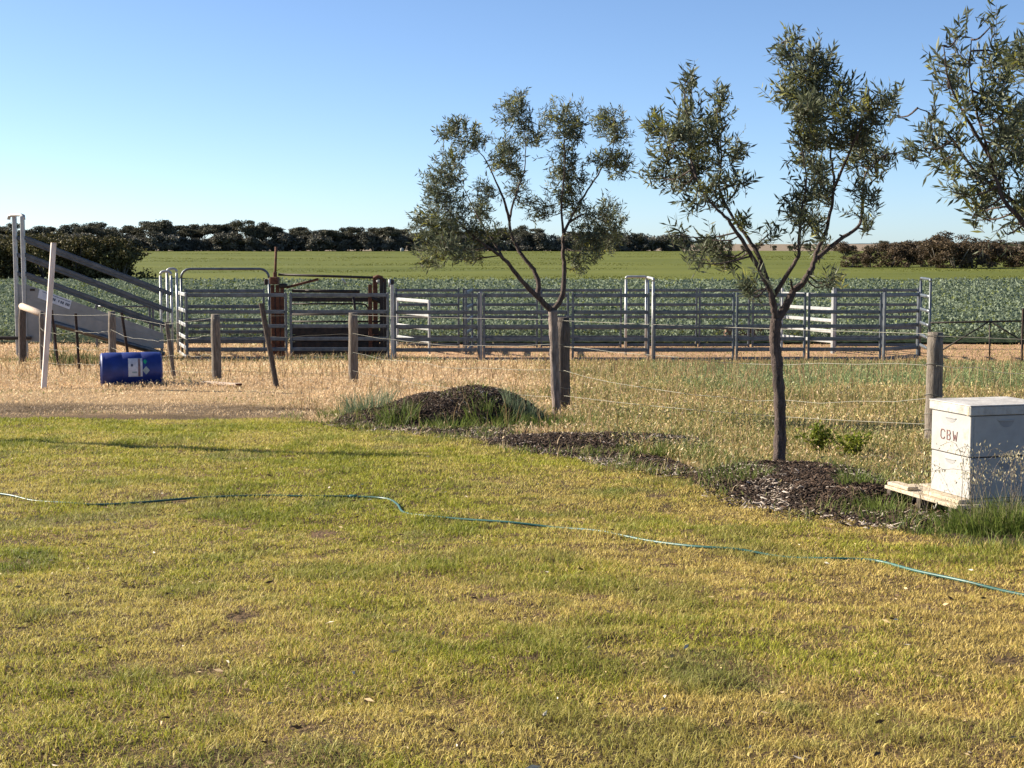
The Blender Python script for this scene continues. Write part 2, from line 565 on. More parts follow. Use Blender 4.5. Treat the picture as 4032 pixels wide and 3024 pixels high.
# mown lawn
x, y = scatter(3.2, 16.5, lambda d: 15500 * (5.0 / np.maximum(d, 5.0)) ** 1.3)
e = lawn_edge(x) + (fbm(x, y, 2.5, 2) - 0.5) * 0.8
bare = fbm(x, y, 0.22, 31, 3)
fine = fbm(x, y, 0.12, 33, 2)
keep = (y < e + RNG.normal(size=len(x)) * 0.10) & (bare > 0.17 + 0.12 * RNG.random(len(x)))
x, y, bare, fine = x[keep], y[keep], bare[keep], fine[keep]
n = len(x)
g1 = fbm(x, y, 1.6, 41, 4); g2 = fbm(x, y, 0.45, 43, 3)
left = 1 - sstep(-2.0, 2.2, x - (y - 5) * 0.10)
green = np.clip(0.16 + 0.40 * left + (g1 - 0.5) * 2.0 + (g2 - 0.5) * 1.6, 0, 1)
deep = sstep(0.58, 0.70, fbm(x, y, 0.5, 57, 3))
rnd = RNG.random(n)
straw = mixc(np.array([[0.47, 0.385, 0.090]]), np.array([[0.66, 0.55, 0.18]]), RNG.random(n))
grn = mixc(np.array([[0.22, 0.24, 0.026]]), np.array([[0.46, 0.44, 0.060]]), RNG.random(n))
straw = straw * (np.array([[0.98, 0.90, 0.98]]) * (1 - left)[:, None] + left[:, None])      # drier, browner turf towards the right
col = np.where((rnd < green * 0.86 + 0.04)[:, None], grn, straw)
col = col * (0.75 + 0.5 * RNG.random(n))[:, None]
blue = sstep(0.66, 0.74, fbm(x, y, 0.6, 51, 3))
col = mixc(col, np.array([[0.10, 0.15, 0.055]]) * (0.8 + 0.5 * RNG.random((n, 1))), blue * 0.4)
hgt = (0.012 + 0.016 * RNG.random(n)) * (0.75 + 0.6 * g2) * (0.6 + 0.8 * fine)
col = mixc(col, np.array([[0.115, 0.165, 0.024]]) * (0.7 + 0.8 * RNG.random((n, 1))), deep * 0.42)
hgt *= 1 + 0.45 * deep
hgt *= 1 + 0.25 * sstep(8, 14, y)
wid = 0.0026 * (0.7 + 0.7 * RNG.random(n)) * np.maximum(1, (y / 5.0) ** 0.75)
P = np.stack([x, y, gz(x, y) - 0.004], 1)
lawn_geo = blades(P, hgt, wid, 0.35 + 1.0 * RNG.random(n), col)
o = np_mesh('lawn_grass', *lawn_geo, 'grass_blade')
tag(o, 'short patchy yellow-green mown lawn filling the foreground', 'lawn', kind='stuff')

# rough dry grass
x, y = scatter(9.0, 47.0, lambda d: 1250 * np.minimum(1, (13.0 / d)) ** 1.05)
e = lawn_edge(x) + (fbm(x, y, 2.5, 2) - 0.5) * 0.8
bed = bed_mask(x, y)
path = (1 - sstep(-3.2, -2.2, x)) * (1 - sstep(22.0, 23.8, y))           # mown strip left of the drum
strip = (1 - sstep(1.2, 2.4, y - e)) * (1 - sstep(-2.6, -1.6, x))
yard = sstep(36.8, 38.4, y) * sstep(-3.5, -2.0, x)
thin = np.clip(1 - bed * 0.985 - yard * 0.82 - strip * 0.15, 0.0, 1)
keep = (y > e + RNG.normal(size=len(x)) * 0.15) & (RNG.random(len(x)) < thin) & (fbm(x, y, 0.5, 61, 3) > 0.24) & ~((y > 45.2) & (RNG.random(len(x)) < 0.6))
x, y, path, strip, yard = x[keep], y[keep], path[keep], strip[keep], yard[keep]
n = len(x)
d1 = fbm(x, y, 1.4, 63, 3); d2 = fbm(x, y, 4.0, 65, 3)
blond = mixc(np.array([[0.56, 0.39, 0.21]]), np.array([[0.80, 0.60, 0.38]]), RNG.random(n))
gold = mixc(np.array([[0.38, 0.28, 0.09]]), np.array([[0.58, 0.45, 0.20]]), RNG.random(n))
olive = mixc(np.array([[0.15, 0.16, 0.04]]), np.array([[0.26, 0.26, 0.085]]), RNG.random(n))
bgrn = mixc(np.array([[0.12, 0.17, 0.06]]), np.array([[0.25, 0.30, 0.12]]), RNG.random(n))
rightz = sstep(-0.6, 1.6, x)
gpatch = rightz * sstep(20.5, 23.5, y + (d1 - 0.5) * 5) * (1 - sstep(35.0, 37.5, y + (d1 - 0.5) * 5)) * sstep(1.5, 4.5, x + (d2 - 0.5) * 4)
col = np.where((RNG.random(n) < 0.72 * rightz)[:, None], gold, blond)
col = np.where((RNG.random(n) < (0.06 + 0.50 * rightz + (d1 - 0.5) * 0.9))[:, None], olive, col)
col = np.where((RNG.random(n) < gpatch * 0.85)[:, None], bgrn, col)
base_green = sstep(35.0, 37.6, y) * (1 - sstep(38.5, 39.5, y)) * (1 - sstep(-2.5, 0.5, x))
col = np.where((RNG.random(n) < base_green * 0.8)[:, None], olive * 0.8, col)
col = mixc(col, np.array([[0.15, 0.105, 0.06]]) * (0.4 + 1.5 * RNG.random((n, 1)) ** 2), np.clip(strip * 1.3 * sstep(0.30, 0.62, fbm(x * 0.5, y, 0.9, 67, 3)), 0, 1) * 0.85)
col = col * ((0.70 + 0.45 * RNG.random(n)) * (0.72 + 0.5 * d2))[:, None]
hgt = (0.045 + 0.10 * RNG.random(n) ** 1.5) * (0.45 + 0.9 * d1)
hgt *= 1 - 0.72 * np.maximum(path, strip)
hgt *= 1 - 0.5 * yard
wid = 0.0055 * (0.7 + 0.7 * RNG.random(n)) * np.maximum(1, (y / 13.0) ** 0.8)
P = np.stack([x, y, gz(x, y) - 0.006], 1)
dry_geo = blades(P, hgt, wid, 0.15 + 1.0 * RNG.random(n) ** 1.5, col)
# fluffy seed heads carried by some of the blades
sel = RNG.random(n) < 0.42 * (1 - 0.6 * np.maximum(path, strip))
tipv = dry_geo[0].reshape(-1, 5, 3)[sel, 4]
m_ = len(tipv)
SD = RNG.normal(size=(m_, 3)); SD[:, 2] = np.abs(SD[:, 2]) + 0.3; SD /= np.linalg.norm(SD, axis=1)[:, None]
sl = (0.022 + 0.022 * RNG.random(m_)) * np.maximum(1, (y[sel] / 15) ** 0.5)
dry_geo = merge([dry_geo, leaves(tipv - SD * (sl * 0.5)[:, None], SD, sl, sl * 0.36, np.clip(col[sel] * 1.25 + 0.03, 0, 0.85))])
o = np_mesh('dry_grass', *dry_geo, 'grass_blade')
tag(o, 'rough dry blond grass between the lawn and the cattle yards', 'dry grass', kind='stuff')

# dead leaves, clippings and bits of straw lying on the lawn
x, y = scatter(3.4, 15.5, lambda d: 38 * (5.0 / np.maximum(d, 5.0)))
keep = y < lawn_edge(x) + 0.1
x, y = x[keep], y[keep]; n = len(x)
az = RNG.random(n) * 6.283
D = np.stack([np.cos(az), np.sin(az), RNG.normal(size=n) * 0.25], 1); D /= np.linalg.norm(D, axis=1)[:, None]
ll = 0.014 + 0.030 * RNG.random(n) ** 2
tn = RNG.random(n)
col = np.where((tn < 0.5)[:, None], np.array([[0.10, 0.062, 0.035]]), np.where((tn < 0.85)[:, None], np.array([[0.42, 0.31, 0.17]]), np.array([[0.62, 0.55, 0.44]]))) * (0.7 + 0.6 * RNG.random((n, 1)))
o = np_mesh('lawn_litter', *leaves(np.stack([x, y, gz(x, y) + 0.016], 1), D, ll, ll * 0.3, col), 'bark_chip_mat')
tag(o, 'scattered dead leaves and straw bits lying on the lawn', 'leaf litter', kind='stuff')

# weedy fringe where the lawn meets the beds
x, y = scatter(7.2, 17.5, lambda d: 1500 * (8.0 / d) ** 0.8)
e = lawn_edge(x)
dd = y - e
cl = fbm(x, y, 0.38, 83, 3)
w = np.maximum(sstep(-0.9, -0.05, dd) * (1 - sstep(0.25, 1.0, dd)) * sstep(-2.8, -1.9, x) * sstep(0.42, 0.62, cl), bed_mask(x, y) * sstep(0.50, 0.66, cl) * 0.9)
keep = RNG.random(len(x)) < w
x, y, cl = x[keep], y[keep], cl[keep]; n = len(x)
col = mixc(np.array([[0.075, 0.115, 0.018]]), np.array([[0.22, 0.26, 0.06]]), RNG.random(n))
col = np.where((RNG.random(n) < 0.25)[:, None], np.array([[0.40, 0.31, 0.15]]), col)
P = np.stack([x, y, gz(x, y) + mound_z(x, y) - 0.004], 1)
fringe_geo = blades(P, (0.03 + 0.07 * RNG.random(n) ** 1.5) * (0.5 + cl), 0.0045 * (y / 9) ** 0.7, 0.3 + 0.9 * RNG.random(n), col)
o = np_mesh('edge_grass', *fringe_geo, 'grass_blade')
tag(o, 'longer green grass straggling along the lawn edge by the mulch', 'grass', kind='stuff')

# sparse taller seed stalks over the dry grass
x, y = scatter(12.5, 36, lambda d: 10 + 0 * d)
keep = (y > lawn_edge(x) + 0.8) & ((x > -3) | (y > 24))
x, y = x[keep], y[keep]; n = len(x)
col = mixc(np.array([[0.40, 0.28, 0.14]]), np.array([[0.26, 0.17, 0.09]]), RNG.random(n))
P = np.stack([x, y, gz(x, y)], 1)
stalk_geo = blades(P, 0.20 + 0.22 * RNG.random(n), 0.006 * (y / 13), 0.1 + 0.5 * RNG.random(n), col)
o = np_mesh('seed_stalks', *stalk_geo, 'grass_blade')
tag(o, 'thin dry seed stalks standing above the rough grass', 'seed stalks', kind='stuff')

# crop
x, y = scatter(45.8, 133, lambda d: 130 * (46.0 / d) ** 1.9, 0.42, 2)
keep = (y > 46.0 + (vnoise(x, y, 1.5, 71) - 0.5) * 1.2) & (y < 131.5 + (fbm(x, y * 0, 9, 75, 3) - 0.5) * 9)
x, y = x[keep], y[keep]; n = len(x)
c1 = fbm(x, y, 0.9, 73, 2)
u = RNG.random(n)
hz_ = 0.12 + 0.36 * RNG.random(n) * (0.45 + 0.9 * c1)
D = RNG.normal(size=(n, 3)); D[:, 2] = np.abs(D[:, 2]) * 0.5 + 0.1
D /= np.linalg.norm(D, axis=1)[:, None]
P = np.stack([x, y, H(x, y) + 0.06 + hz_], 1)
sz = (0.075 + 0.08 * RNG.random(n)) * np.maximum(1, (y / 55) ** 0.8)
col = mixc(np.array([[0.105, 0.14, 0.088]]), np.array([[0.235, 0.275, 0.19]]), u)
col = np.where((RNG.random(n) < 0.12)[:, None], np.array([[0.17, 0.20, 0.06]]), col)
crop_geo = leaves(P, D, sz, sz * 0.75, col)
o = np_mesh('crop_plants', *crop_geo, 'crop_leaf')
tag(o, 'leafy blue-green broadacre crop growing behind the cattle yards', 'crop', kind='stuff')

# pasture tufts that give the far field its nap
x, y = scatter(131, 440, lambda d: 3.5 * (131.0 / d) ** 1.7, 0.42, 5)
n = len(x)
col = mixc(np.array([[0.085, 0.100, 0.016]]), np.array([[0.15, 0.158, 0.030]]), np.clip(fbm(x * 0.25, y, 11, 81, 3) * 0.8 + 0.4 * RNG.random(n) - 0.1, 0, 1))
P = np.stack([x, y, H(x, y) + 0.05], 1)
past_geo = blades(P, 0.07 + 0.06 * RNG.random(n), 0.12 * (y / 131) ** 0.8, 0.4 + 0.5 * RNG.random(n), col)
o = np_mesh('pasture_tufts', *past_geo, 'grass_blade')
tag(o, 'bright green grass over the rising field beyond the crop', 'pasture', kind='stuff')


# ------------------------------------------------------------------ far trees and bushes
def clump_geo(rng, centres, nq, size, c_lo, c_hi):
    """leaf faces through ellipsoidal clumps; centres: (cx,cy,cz,rx,ry,rz)"""
    out = []
    for (cx, cy, cz, rx, ry, rz) in centres:
        k = max(8, int(nq))
        d = rng.normal(size=(k, 3)); d /= np.linalg.norm(d, axis=1)[:, None]
        r = rng.random(k) ** 0.42
        P = np.array([cx, cy, cz]) + d * r[:, None] * np.array([rx, ry, rz])
        D = rng.normal(size=(k, 3)); D /= np.linalg.norm(D, axis=1)[:, None]
        t = np.clip(rng.random() * 0.5 + 0.5 * rng.random(k), 0, 1)
        col = mixc(np.array([c_lo]), np.array([c_hi]), t)
        s = size * (0.6 + 0.8 * rng.random(k))
        out.append(leaves(P, D, s, s * 0.7, col, rng))
    return merge(out)


def far_tree_proto(seed, umbrella=True):
    rng = np.random.default_rng(seed)
    rr = random.Random(seed)
    Hh = 9.0
    cs = []
    mb = MB()
    stems = rr.choice([2, 3, 3, 4])
    for s in range(stems):
        a = rr.uniform(0, 6.28)
        tipx, tipy = math.cos(a) * rr.uniform(1.0, 3.0), math.sin(a) * rr.uniform(1.0, 3.0)
        tz = Hh * rr.uniform(0.68, 0.9)
        pts = [(0.15 * math.cos(a), 0.15 * math.sin(a), -0.3), (tipx * 0.35, tipy * 0.35, tz * 0.35), (tipx * 0.75, tipy * 0.75, tz * 0.72), (tipx, tipy, tz)]
        mb.tube(pts, [0.20, 0.16, 0.11, 0.05], 5)
        for b in range(rr.choice([4, 5, 6])):
            bx, by = tipx + rr.uniform(-1.9, 1.9), tipy + rr.uniform(-1.9, 1.9)
            bz = tz + rr.uniform(-1.3, 0.9)
            mb.tube([pts[2], ((pts[2][0] + bx) / 2, (pts[2][1] + by) / 2, (pts[2][2] + bz) / 2 + 0.1), (bx, by, bz)], [0.09, 0.06, 0.03], 4)
            cs.append((bx, by, bz, rr.uniform(1.3, 2.3), rr.uniform(1.3, 2.3), rr.uniform(0.55, 0.95) if umbrella else rr.uniform(0.8, 1.4)))
    if not umbrella:
        for b in range(7):
            a = rr.uniform(0, 6.28)
            cs.append((math.cos(a) * 2, math.sin(a) * 2, rr.uniform(1.5, 5.5), 1.3, 1.3, 1.3))
    else:
        for b in range(9):
            a = rr.uniform(0, 6.28)
            cs.append((math.cos(a) * 2.2, math.sin(a) * 2.2, rr.uniform(1.2, 6.2), rr.uniform(0.9, 1.6), rr.uniform(0.9, 1.6), rr.uniform(0.6, 1.0)))
    geo = clump_geo(rng, cs, 260, 0.42, (0.034, 0.037, 0.024), (0.130, 0.124, 0.080))
    return geo, mb


def bush_proto(seed, warm=0.0, grey=False):
    rng = np.random.default_rng(seed)
    rr = random.Random(seed)
    cs = []
    mb = MB()
    for s in range(6):
        a = rr.uniform(0, 6.28)
        r = rr.uniform(0.4, 1.3)
        z = rr.uniform(1.2, 2.3)
        mb.tube([(0.1 * math.cos(a), 0.1 * math.sin(a), -0.2), (r * 0.5 * math.cos(a), r * 0.5 * math.sin(a), z * 0.5), (r * math.cos(a), r * math.sin(a), z)], [0.07, 0.05, 0.02], 4)
        cs.append((r * math.cos(a), r * math.sin(a), z, rr.uniform(0.5, 0.9), rr.uniform(0.5, 0.9), rr.uniform(0.3, 0.6)))
    for s in range(12):
        a = rr.uniform(0, 6.28)
        r = rr.uniform(0.2, 1.5)
        z = rr.uniform(0.25, 2.2) * (1 - 0.25 * (r / 1.5))
        cs.append((r * math.cos(a), r * math.sin(a), z, rr.uniform(0.4, 0.75), rr.uniform(0.4, 0.75), rr.uniform(0.25, 0.5)))
    lo = np.array((0.034, 0.032, 0.016)) * (1 - warm) + np.array((0.045, 0.033, 0.02)) * warm
    hi = np.array((0.145, 0.125, 0.045)) * (1 - warm) + np.array((0.15, 0.105, 0.06)) * warm
    if grey: lo, hi = np.array((0.040, 0.042, 0.032)), np.array((0.24, 0.225, 0.18))
    geo = clump_geo(rng, cs, 150, 0.17 if not grey else 0.26, tuple(lo), tuple(hi))
    return geo, mb


def proto_meshes(geo, mb, cmat):
    o = np_mesh('crown', *geo, cmat)
    t = mb.build('trunk', 'mallee_bark')
    cm, tm = o.data, t.data
    bpy.data.objects.remove(o); bpy.data.objects.remove(t)
    return cm, tm


TREES = [proto_meshes(*far_tree_proto(100 + i, i < 5), 'mallee_leaf') for i in range(7)]
BUSHES = [proto_meshes(*bush_proto(200 + i, 0.0), 'mallee_leaf') for i in range(3)]
SHRUBS = [proto_meshes(*bush_proto(260 + i, 0.0, True), 'mallee_leaf') for i in range(3)]
BUSHES_W = [proto_meshes(*bush_proto(230 + i, 1.0), 'mallee_leaf') for i in range(3)]


def plant_tree(name, cm, tm, loc, sc, rot, label, cat, group):
    o = bpy.data.objects.new(name, None)
    o.location = tuple(float(q) for q in loc); o.scale = sc; o.rotation_euler = (0, 0, rot)
    COL.objects.link(o)
    tag(o, label, cat, group)
    for nm, me in (('crown', cm), ('trunk', tm)):
        c = bpy.data.objects.new(nm, me); COL.objects.link(c); c.parent = o
    return o


R2 = random.Random(5)


def top_line(px):      # tops of the far tree line in the photograph, read off along it
    return float(np.interp(px, [-200, 60, 140, 300, 560, 720, 1000, 1400, 1600, 1760, 2050, 2350, 2600, 2750, 3000, 3300, 3600, 4300], [876, 876, 900, 862, 872, 860, 870, 884, 878, 896, 896, 911, 924, 942, 960, 962, 950, 945]))


px = -150
i = 0
while px < 4250:
    row = i % 2
    Y = (445 if row == 0 else 462) + R2.uniform(-5, 5)
    b = gnd(px, Y)
    top = top_line(px) + R2.choice([R2.uniform(-12, 10), R2.uniform(-5, 45)])
    s = max(1.9, at(px, top, Y)[2] - b[2]) / 9.9
    cm, tm = TREES[R2.choice([0, 1, 2, 3, 4]) if px < 2500 and R2.random() < 0.75 else R2.choice([5, 6])]
    if px < 900: lab, g = 'tall umbrella-crowned mallee tree in the far tree line at left', 'far tree line at left'
    elif px < 1750: lab, g = 'dark mallee tree in the far tree line behind the rusty crush', 'far tree line behind the crush'
    elif px < 2600: lab, g = 'dark mallee tree in the far tree line behind the left acacia', 'far tree line behind the left acacia'
    elif px > 3200: lab, g = 'low dark tree in the far tree line behind the bushes at right', 'far tree line behind the bushes at right'
    else: lab, g = 'low dark tree in the far tree line behind the middle acacia', 'far tree line behind the middle acacia'
    plant_tree('mallee_tree', cm, tm, b, (s * R2.uniform(0.95, 1.3),) * 2 + (s,), R2.uniform(0, 6.28), lab, 'tree', g)
    px += R2.uniform(30, 66) if px < 2600 else R2.uniform(40, 75)
    i += 1

# shrubs filling the foot of the tree line
px = -150
while px < 2700:
    b = gnd(px, 441 + R2.uniform(-3, 3))
    s = R2.uniform(1.3, 2.3)
    plant_tree('shrub', *SHRUBS[R2.randrange(3)], b, (s * 1.3, s * 1.3, s), R2.uniform(0, 6.28), 'grey-green shrub at the foot of the far tree line', 'shrub', 'shrubs under the far tree line')
    px += R2.uniform(38, 62)

ORD = ['leftmost', 'second', 'third', 'fourth', 'fifth', 'sixth', 'seventh', 'eighth', 'ninth', 'tenth', 'eleventh', 'twelfth']
# dark mallee clump at left, in front of the tree line
for bi, (px, Y, hh) in enumerate( [(-90, 150, 4.0), (-20, 156, 4.1), (50, 150, 3.6), (120, 158, 4.3), (190, 150, 3.9), (250, 156, 4.1), (310, 150, 3.8), (370, 152, 3.6), (425, 150, 3.7), (480, 149, 3.4)]):
    b = gnd(px, Y)
    s = hh / 2.15
    plant_tree('bushy_mallee', *BUSHES[R2.randrange(3)], b, (s * 1.1, s * 1.1, s), R2.uniform(0, 6.28), ORD[bi] + ' bushy olive mallee from the left in the dark clump behind the ramp', 'bush', 'clump of bushy mallees at left')
# bushes at right
for bi, (px, Y, hh, w) in enumerate([(3345, 200, 2.0, 1.3), (3420, 204, 2.9, 1.1), (3500, 206, 3.5, 1.2), (3565, 205, 3.7, 1.0), (3625, 208, 2.6, 1.1), (3690, 201, 4.0, 1.1), (3760, 198, 3.8, 1.2), (3830, 199, 3.6, 1.2), (3900, 206, 3.7, 1.1), (3985, 205, 3.2, 1.2), (4060, 203, 3.2, 1.2), (4150, 206, 3.4, 1.2)]):
    b = gnd(px, Y)
    s = hh / 2.6
    plant_tree('bush', *BUSHES_W[R2.randrange(3)], b, (s * w, s * w, s), R2.uniform(0, 6.28), ORD[bi] + ' brownish rounded bush from the left in the nearer row at right', 'bush', 'row of brownish bushes at right')
for bi, (px, Y, hh, w) in enumerate([(3330, 330, 3.2, 1.6), (3480, 340, 3.0, 1.5), (3720, 345, 5.6, 1.3), (3660, 350, 4.6, 1.3), (3560, 338, 3.4, 1.5), (3820, 340, 4.2, 1.4), (3940, 345, 3.8, 1.5), (4070, 340, 4.2, 1.5)]):
    b = gnd(px, Y)
    s = hh / 2.6
    plant_tree('bush', *BUSHES_W[R2.randrange(3)], b, (s * w, s * w, s), R2.uniform(0, 6.28), ['leftmost distant dark bush behind the nearer row at right', 'second distant dark bush from the left behind the nearer row', 'tallest distant dark bush behind the nearer row at right', 'distant dark bush just left of the tallest one at right', 'low distant dark bush in the gap of the nearer row', 'distant dark bush just right of the tallest one', 'second distant dark bush right of the tallest one', 'distant dark bush at the right edge'][bi], 'bush', 'distant bushes at right')

# white tank in front of the tree line
b = gnd(1585, 430)
t = thing('water_tank', b, 'small white tank at the foot of the far tree line', 'tank')
MB().tube([b + [0, 0, -0.1], b + [0, 0, 0.95], b + [0, 0, 1.0]], [0.5, 0.5, 0.47], 14).build('barrel', 'hive_paint', t)
MB().tube([b + [0, 0, 1.0], b + [0, 0, 1.18]], [0.47, 0.12], 14).build('tank_roof', 'hive_paint', t)

# ------------------------------------------------------------------ cattle yards
RAIL_Z = [0.07, 0.31, 0.58, 0.91, 1.28, 1.71]


def panel(px0, Y0, px1, Y1, label, rails=RAIL_Z, h=1.78, mat='galv', pmat=None, thick=0.098, posts=(True, True), name='yard_fence', dz=0.0, group='steel cattle panels of the yards'):
    a = gnd(px0, Y0); b = gnd(px1, Y1)
    t = thing(name, (a + b) / 2, label, 'yard fence', group)
    d = b - a; L = math.hypot(d[0], d[1])
    ax = np.array([d[0] / L, d[1] / L, 0.0]); ay = np.array([-ax[1], ax[0], 0])
    for end, p in ((0, a), (1, b)):
        if posts[end]:
            mb = MB().box(p + np.array([0, 0, h / 2 - 0.05 + dz]), (0.06, 0.06, h + 0.1), ax, ay, bev=0.008)
            mb.build('post', pmat or mat, t)
    for z in rails:
        p0 = a + ax * 0.03 + [0, 0, z + dz]; p1 = b - ax * 0.03 + [0, 0, z + dz]
        mb = MB().box((p0 + p1) / 2, (np.linalg.norm(p1 - p0), 0.042, thick), (p1 - p0) / np.linalg.norm(p1 - p0), ay, bev=0.014)
        mb.build('rail', mat, t)
    return t


def bow(px0, Y0, px1, Y1, h, label, r=0.028, rad=0.12, mat='galv', name='gate_bow', rails=()):
    """inverted U of pipe standing on the ground"""
    a = gnd(px0, Y0); b = gnd(px1, Y1)
    t = thing(name, (a + b) / 2, label, 'gate frame', 'pipe gate frames of the yards')
    d = b - a; L = np.linalg.norm(d[:2]); u = np.array([d[0] / L, d[1] / L, 0]); zt = (a[2] + b[2]) / 2 + h
    rad = min(rad, L * 0.45)
    up0 = np.array([a[0], a[1], zt - rad]); up1 = np.array([b[0], b[1], zt - rad])
    corner = []
    for k in range(5):
        th = math.pi / 2 * k / 4
        corner.append(up0 + u * rad * (1 - math.cos(th)) + np.array([0, 0, rad * math.sin(th)]))
    corner2 = [up1 - u * rad * (1 - math.cos(math.pi / 2 * k / 4)) + np.array([0, 0, rad * math.sin(math.pi / 2 * k / 4)]) for k in range(4, -1, -1)]
    MB().tube([a + [0, 0, -0.1], up0 - [0, 0, 0.02]], r, 8).build('upright', mat, t)
    MB().tube([b + [0, 0, -0.1], up1 - [0, 0, 0.02]], r, 8).build('upright', mat, t)
    MB().tube(corner + corner2, r, 8).build('top_bow', mat, t)
    for z in rails:
        MB().tube([a + [0, 0, z], b + [0, 0, z]], 0.045, 8, squash=(0.45, 1)).build('rail', mat, t)
    return t


# front row, left to right
panel(736, 38.3, 1127, 38.3, 'six-rail grey steel panel in front of the bowed gate, leftmost of the front row')
panel(733, 41.0, 1040, 41.0, 'dark steel panel behind the leftmost front panel, under the bow', dz=0.05)
panel(1146, 38.3, 1528, 38.3, 'steel panel standing in front of the dark crush')
panel(1556, 38.0, 1884, 38.0, 'front steel panel just right of the crush with a shorter panel behind')
panel(1906, 38.0, 2236, 38.0, 'front steel panel whose right end is hidden by the left acacia trunk')
panel(2256, 38.0, 2553, 38.0, 'front steel panel right of the left acacia trunk, ending at the tall gate frame')
panel(2577, 38.0, 2888, 38.0, 'front steel panel right of the tall gate frame, left of the middle acacia')
panel(2902, 38.2, 3168, 38.3, 'front steel panel crossing behind the middle acacia trunk')
panel(3185, 38.3, 3467, 38.2, 'front steel panel right of the middle acacia trunk')
panel(3481, 38.3, 3614, 39.2, 'short front steel panel, last of the front row at right')
# tall frames
bow(717, 41.0, 1062, 41.0, 2.37, 'wide rounded pipe bow over the gate left of the crush', 0.034, 0.25)
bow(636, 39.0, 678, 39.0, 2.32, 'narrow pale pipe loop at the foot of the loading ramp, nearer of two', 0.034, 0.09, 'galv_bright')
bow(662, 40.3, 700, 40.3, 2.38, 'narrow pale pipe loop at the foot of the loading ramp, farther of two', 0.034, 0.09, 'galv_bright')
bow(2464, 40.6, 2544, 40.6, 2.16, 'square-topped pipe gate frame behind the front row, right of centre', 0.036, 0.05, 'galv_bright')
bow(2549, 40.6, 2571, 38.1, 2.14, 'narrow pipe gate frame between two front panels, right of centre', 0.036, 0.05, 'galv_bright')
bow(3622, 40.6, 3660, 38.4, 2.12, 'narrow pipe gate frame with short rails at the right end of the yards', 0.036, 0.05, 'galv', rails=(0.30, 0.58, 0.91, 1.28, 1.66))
# short panels running away from the viewer
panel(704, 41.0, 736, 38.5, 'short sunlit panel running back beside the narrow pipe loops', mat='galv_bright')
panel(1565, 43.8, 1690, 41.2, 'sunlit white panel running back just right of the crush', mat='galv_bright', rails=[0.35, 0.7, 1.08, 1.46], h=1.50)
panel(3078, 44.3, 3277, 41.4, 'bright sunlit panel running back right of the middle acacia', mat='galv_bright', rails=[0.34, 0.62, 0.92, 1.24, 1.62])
panel(1860, 44.2, 1835, 41.0, 'narrow panel seen nearly end-on behind the front row, left of the left acacia')
# back row
bk = [(1560, 1806), (1826, 2114), (2132, 2444), (2462, 2742), (2754, 2948), (2964, 3072), (3290, 3476), (3484, 3612)]
for k, (a, b_) in enumerate(bk):
    lab = ['back-row steel panel behind the sunlit white panel right of the crush', 'back-row steel panel left of the left acacia trunk', 'back-row steel panel behind the left acacia trunk', 'back-row steel panel behind the tall gate frame right of centre', 'back-row steel panel in front of the rusty trough', 'narrow back-row steel panel behind the middle acacia trunk', 'back-row steel panel right of the bright sunlit panel', 'back-row steel panel at the far right corner'][k]
    panel(a, 44.4, b_, 44.4, lab, thick=0.085)
# single uprights
for px, Y, h, lab in [(1545, 37.9, 1.98, 'bright steel post between the crush and the panels right of it'), (1893, 38.05, 1.80, 'steel post between the second and third panels right of the crush'), (3283, 41.3, 1.86, 'thick steel post at the near end of the bright sunlit panel')]:
    p = gnd(px, Y)
    t = thing('steel_post', p, lab, 'post', 'steel yard posts')
    MB().box(p + [0, 0, h / 2 - 0.05], (0.085, 0.085, h + 0.1), bev=0.01).build('shaft', 'galv_bright', t)
    MB().box(p + [0, 0, h + 0.008], (0.09, 0.09, 0.012)).build('cap', 'galv', t)

# water trough inside the yards
p = gnd(2925, 47.0)
t = thing('water_trough', p, 'rusty brown trough lying behind the yards near the middle acacia', 'trough')
for s in (-1, 1):
    MB().box(p + [0, s * 0.27, 0.24], (1.15, 0.03, 0.42), bev=0.006).build('side', 'trough_rust', t)
    MB().box(p + [s * 0.56, 0, 0.24], (0.03, 0.51, 0.42), bev=0.006).build('end', 'trough_rust', t)
    MB().tube([p + [-0.6, s * 0.29, 0.46], p + [0.6, s * 0.29, 0.46]], 0.03, 8).build('rim', 'trough_rust', t)
MB().box(p + [0, 0, 0.05], (1.1, 0.5, 0.06)).build('base', 'trough_rust', t)

# ------------------------------------------------------------------ cattle crush
Yc = 40.0
c0 = gnd(1290, Yc)
t = thing('cattle_crush', c0, 'rusty old cattle crush with a tall lever between the steel panels', 'cattle crush')


def cp(px, py, dy=0.0):
    return at(px, py, Yc + dy)


def bar(px0, py0, px1, py1, r, nm, mat, dy0=0.0, dy1=None, par=None, n=8):
    dy1 = dy0 if dy1 is None else dy1
    return MB().tube([cp(px0, py0, dy0), cp(px1, py1, dy1)], r, n).build(nm, mat, par or t)


for px, dy in [(1074, -0.4), (1094, -0.4), (1112, -0.4), (1074, 0.4), (1094, 0.4)]:
    p0 = gnd(px, Yc + dy)
    p1 = at(px, 1122, Yc + dy)
    MB().box((p0 + p1) / 2, (0.095, 0.09, p1[2] - p0[2]), bev=0.008).build('column', 'rust', t)
q0 = gnd(1094, Yc + 0.1); q1 = at(1094, 1150, Yc + 0.1)
MB().box((q0 + q1) / 2, (0.34, 0.05, q1[2] - q0[2]), bev=0.01).build('head_gate_plate', 'dark_steel', t)
hb = MB().box(cp(1081, 1105, -0.4), (0.22, 0.35, 0.20), bev=0.02).build('head_bail_block', 'rust', t)
MB().box(cp(1048, 1110, -0.4), (0.09, 0.2, 0.16), bev=0.02).build('bracket', 'dark_steel', hb)
MB().box(cp(1115, 1125, -0.4), (0.22, 0.2, 0.12), bev=0.03).build('bracket', 'dark_steel', hb)
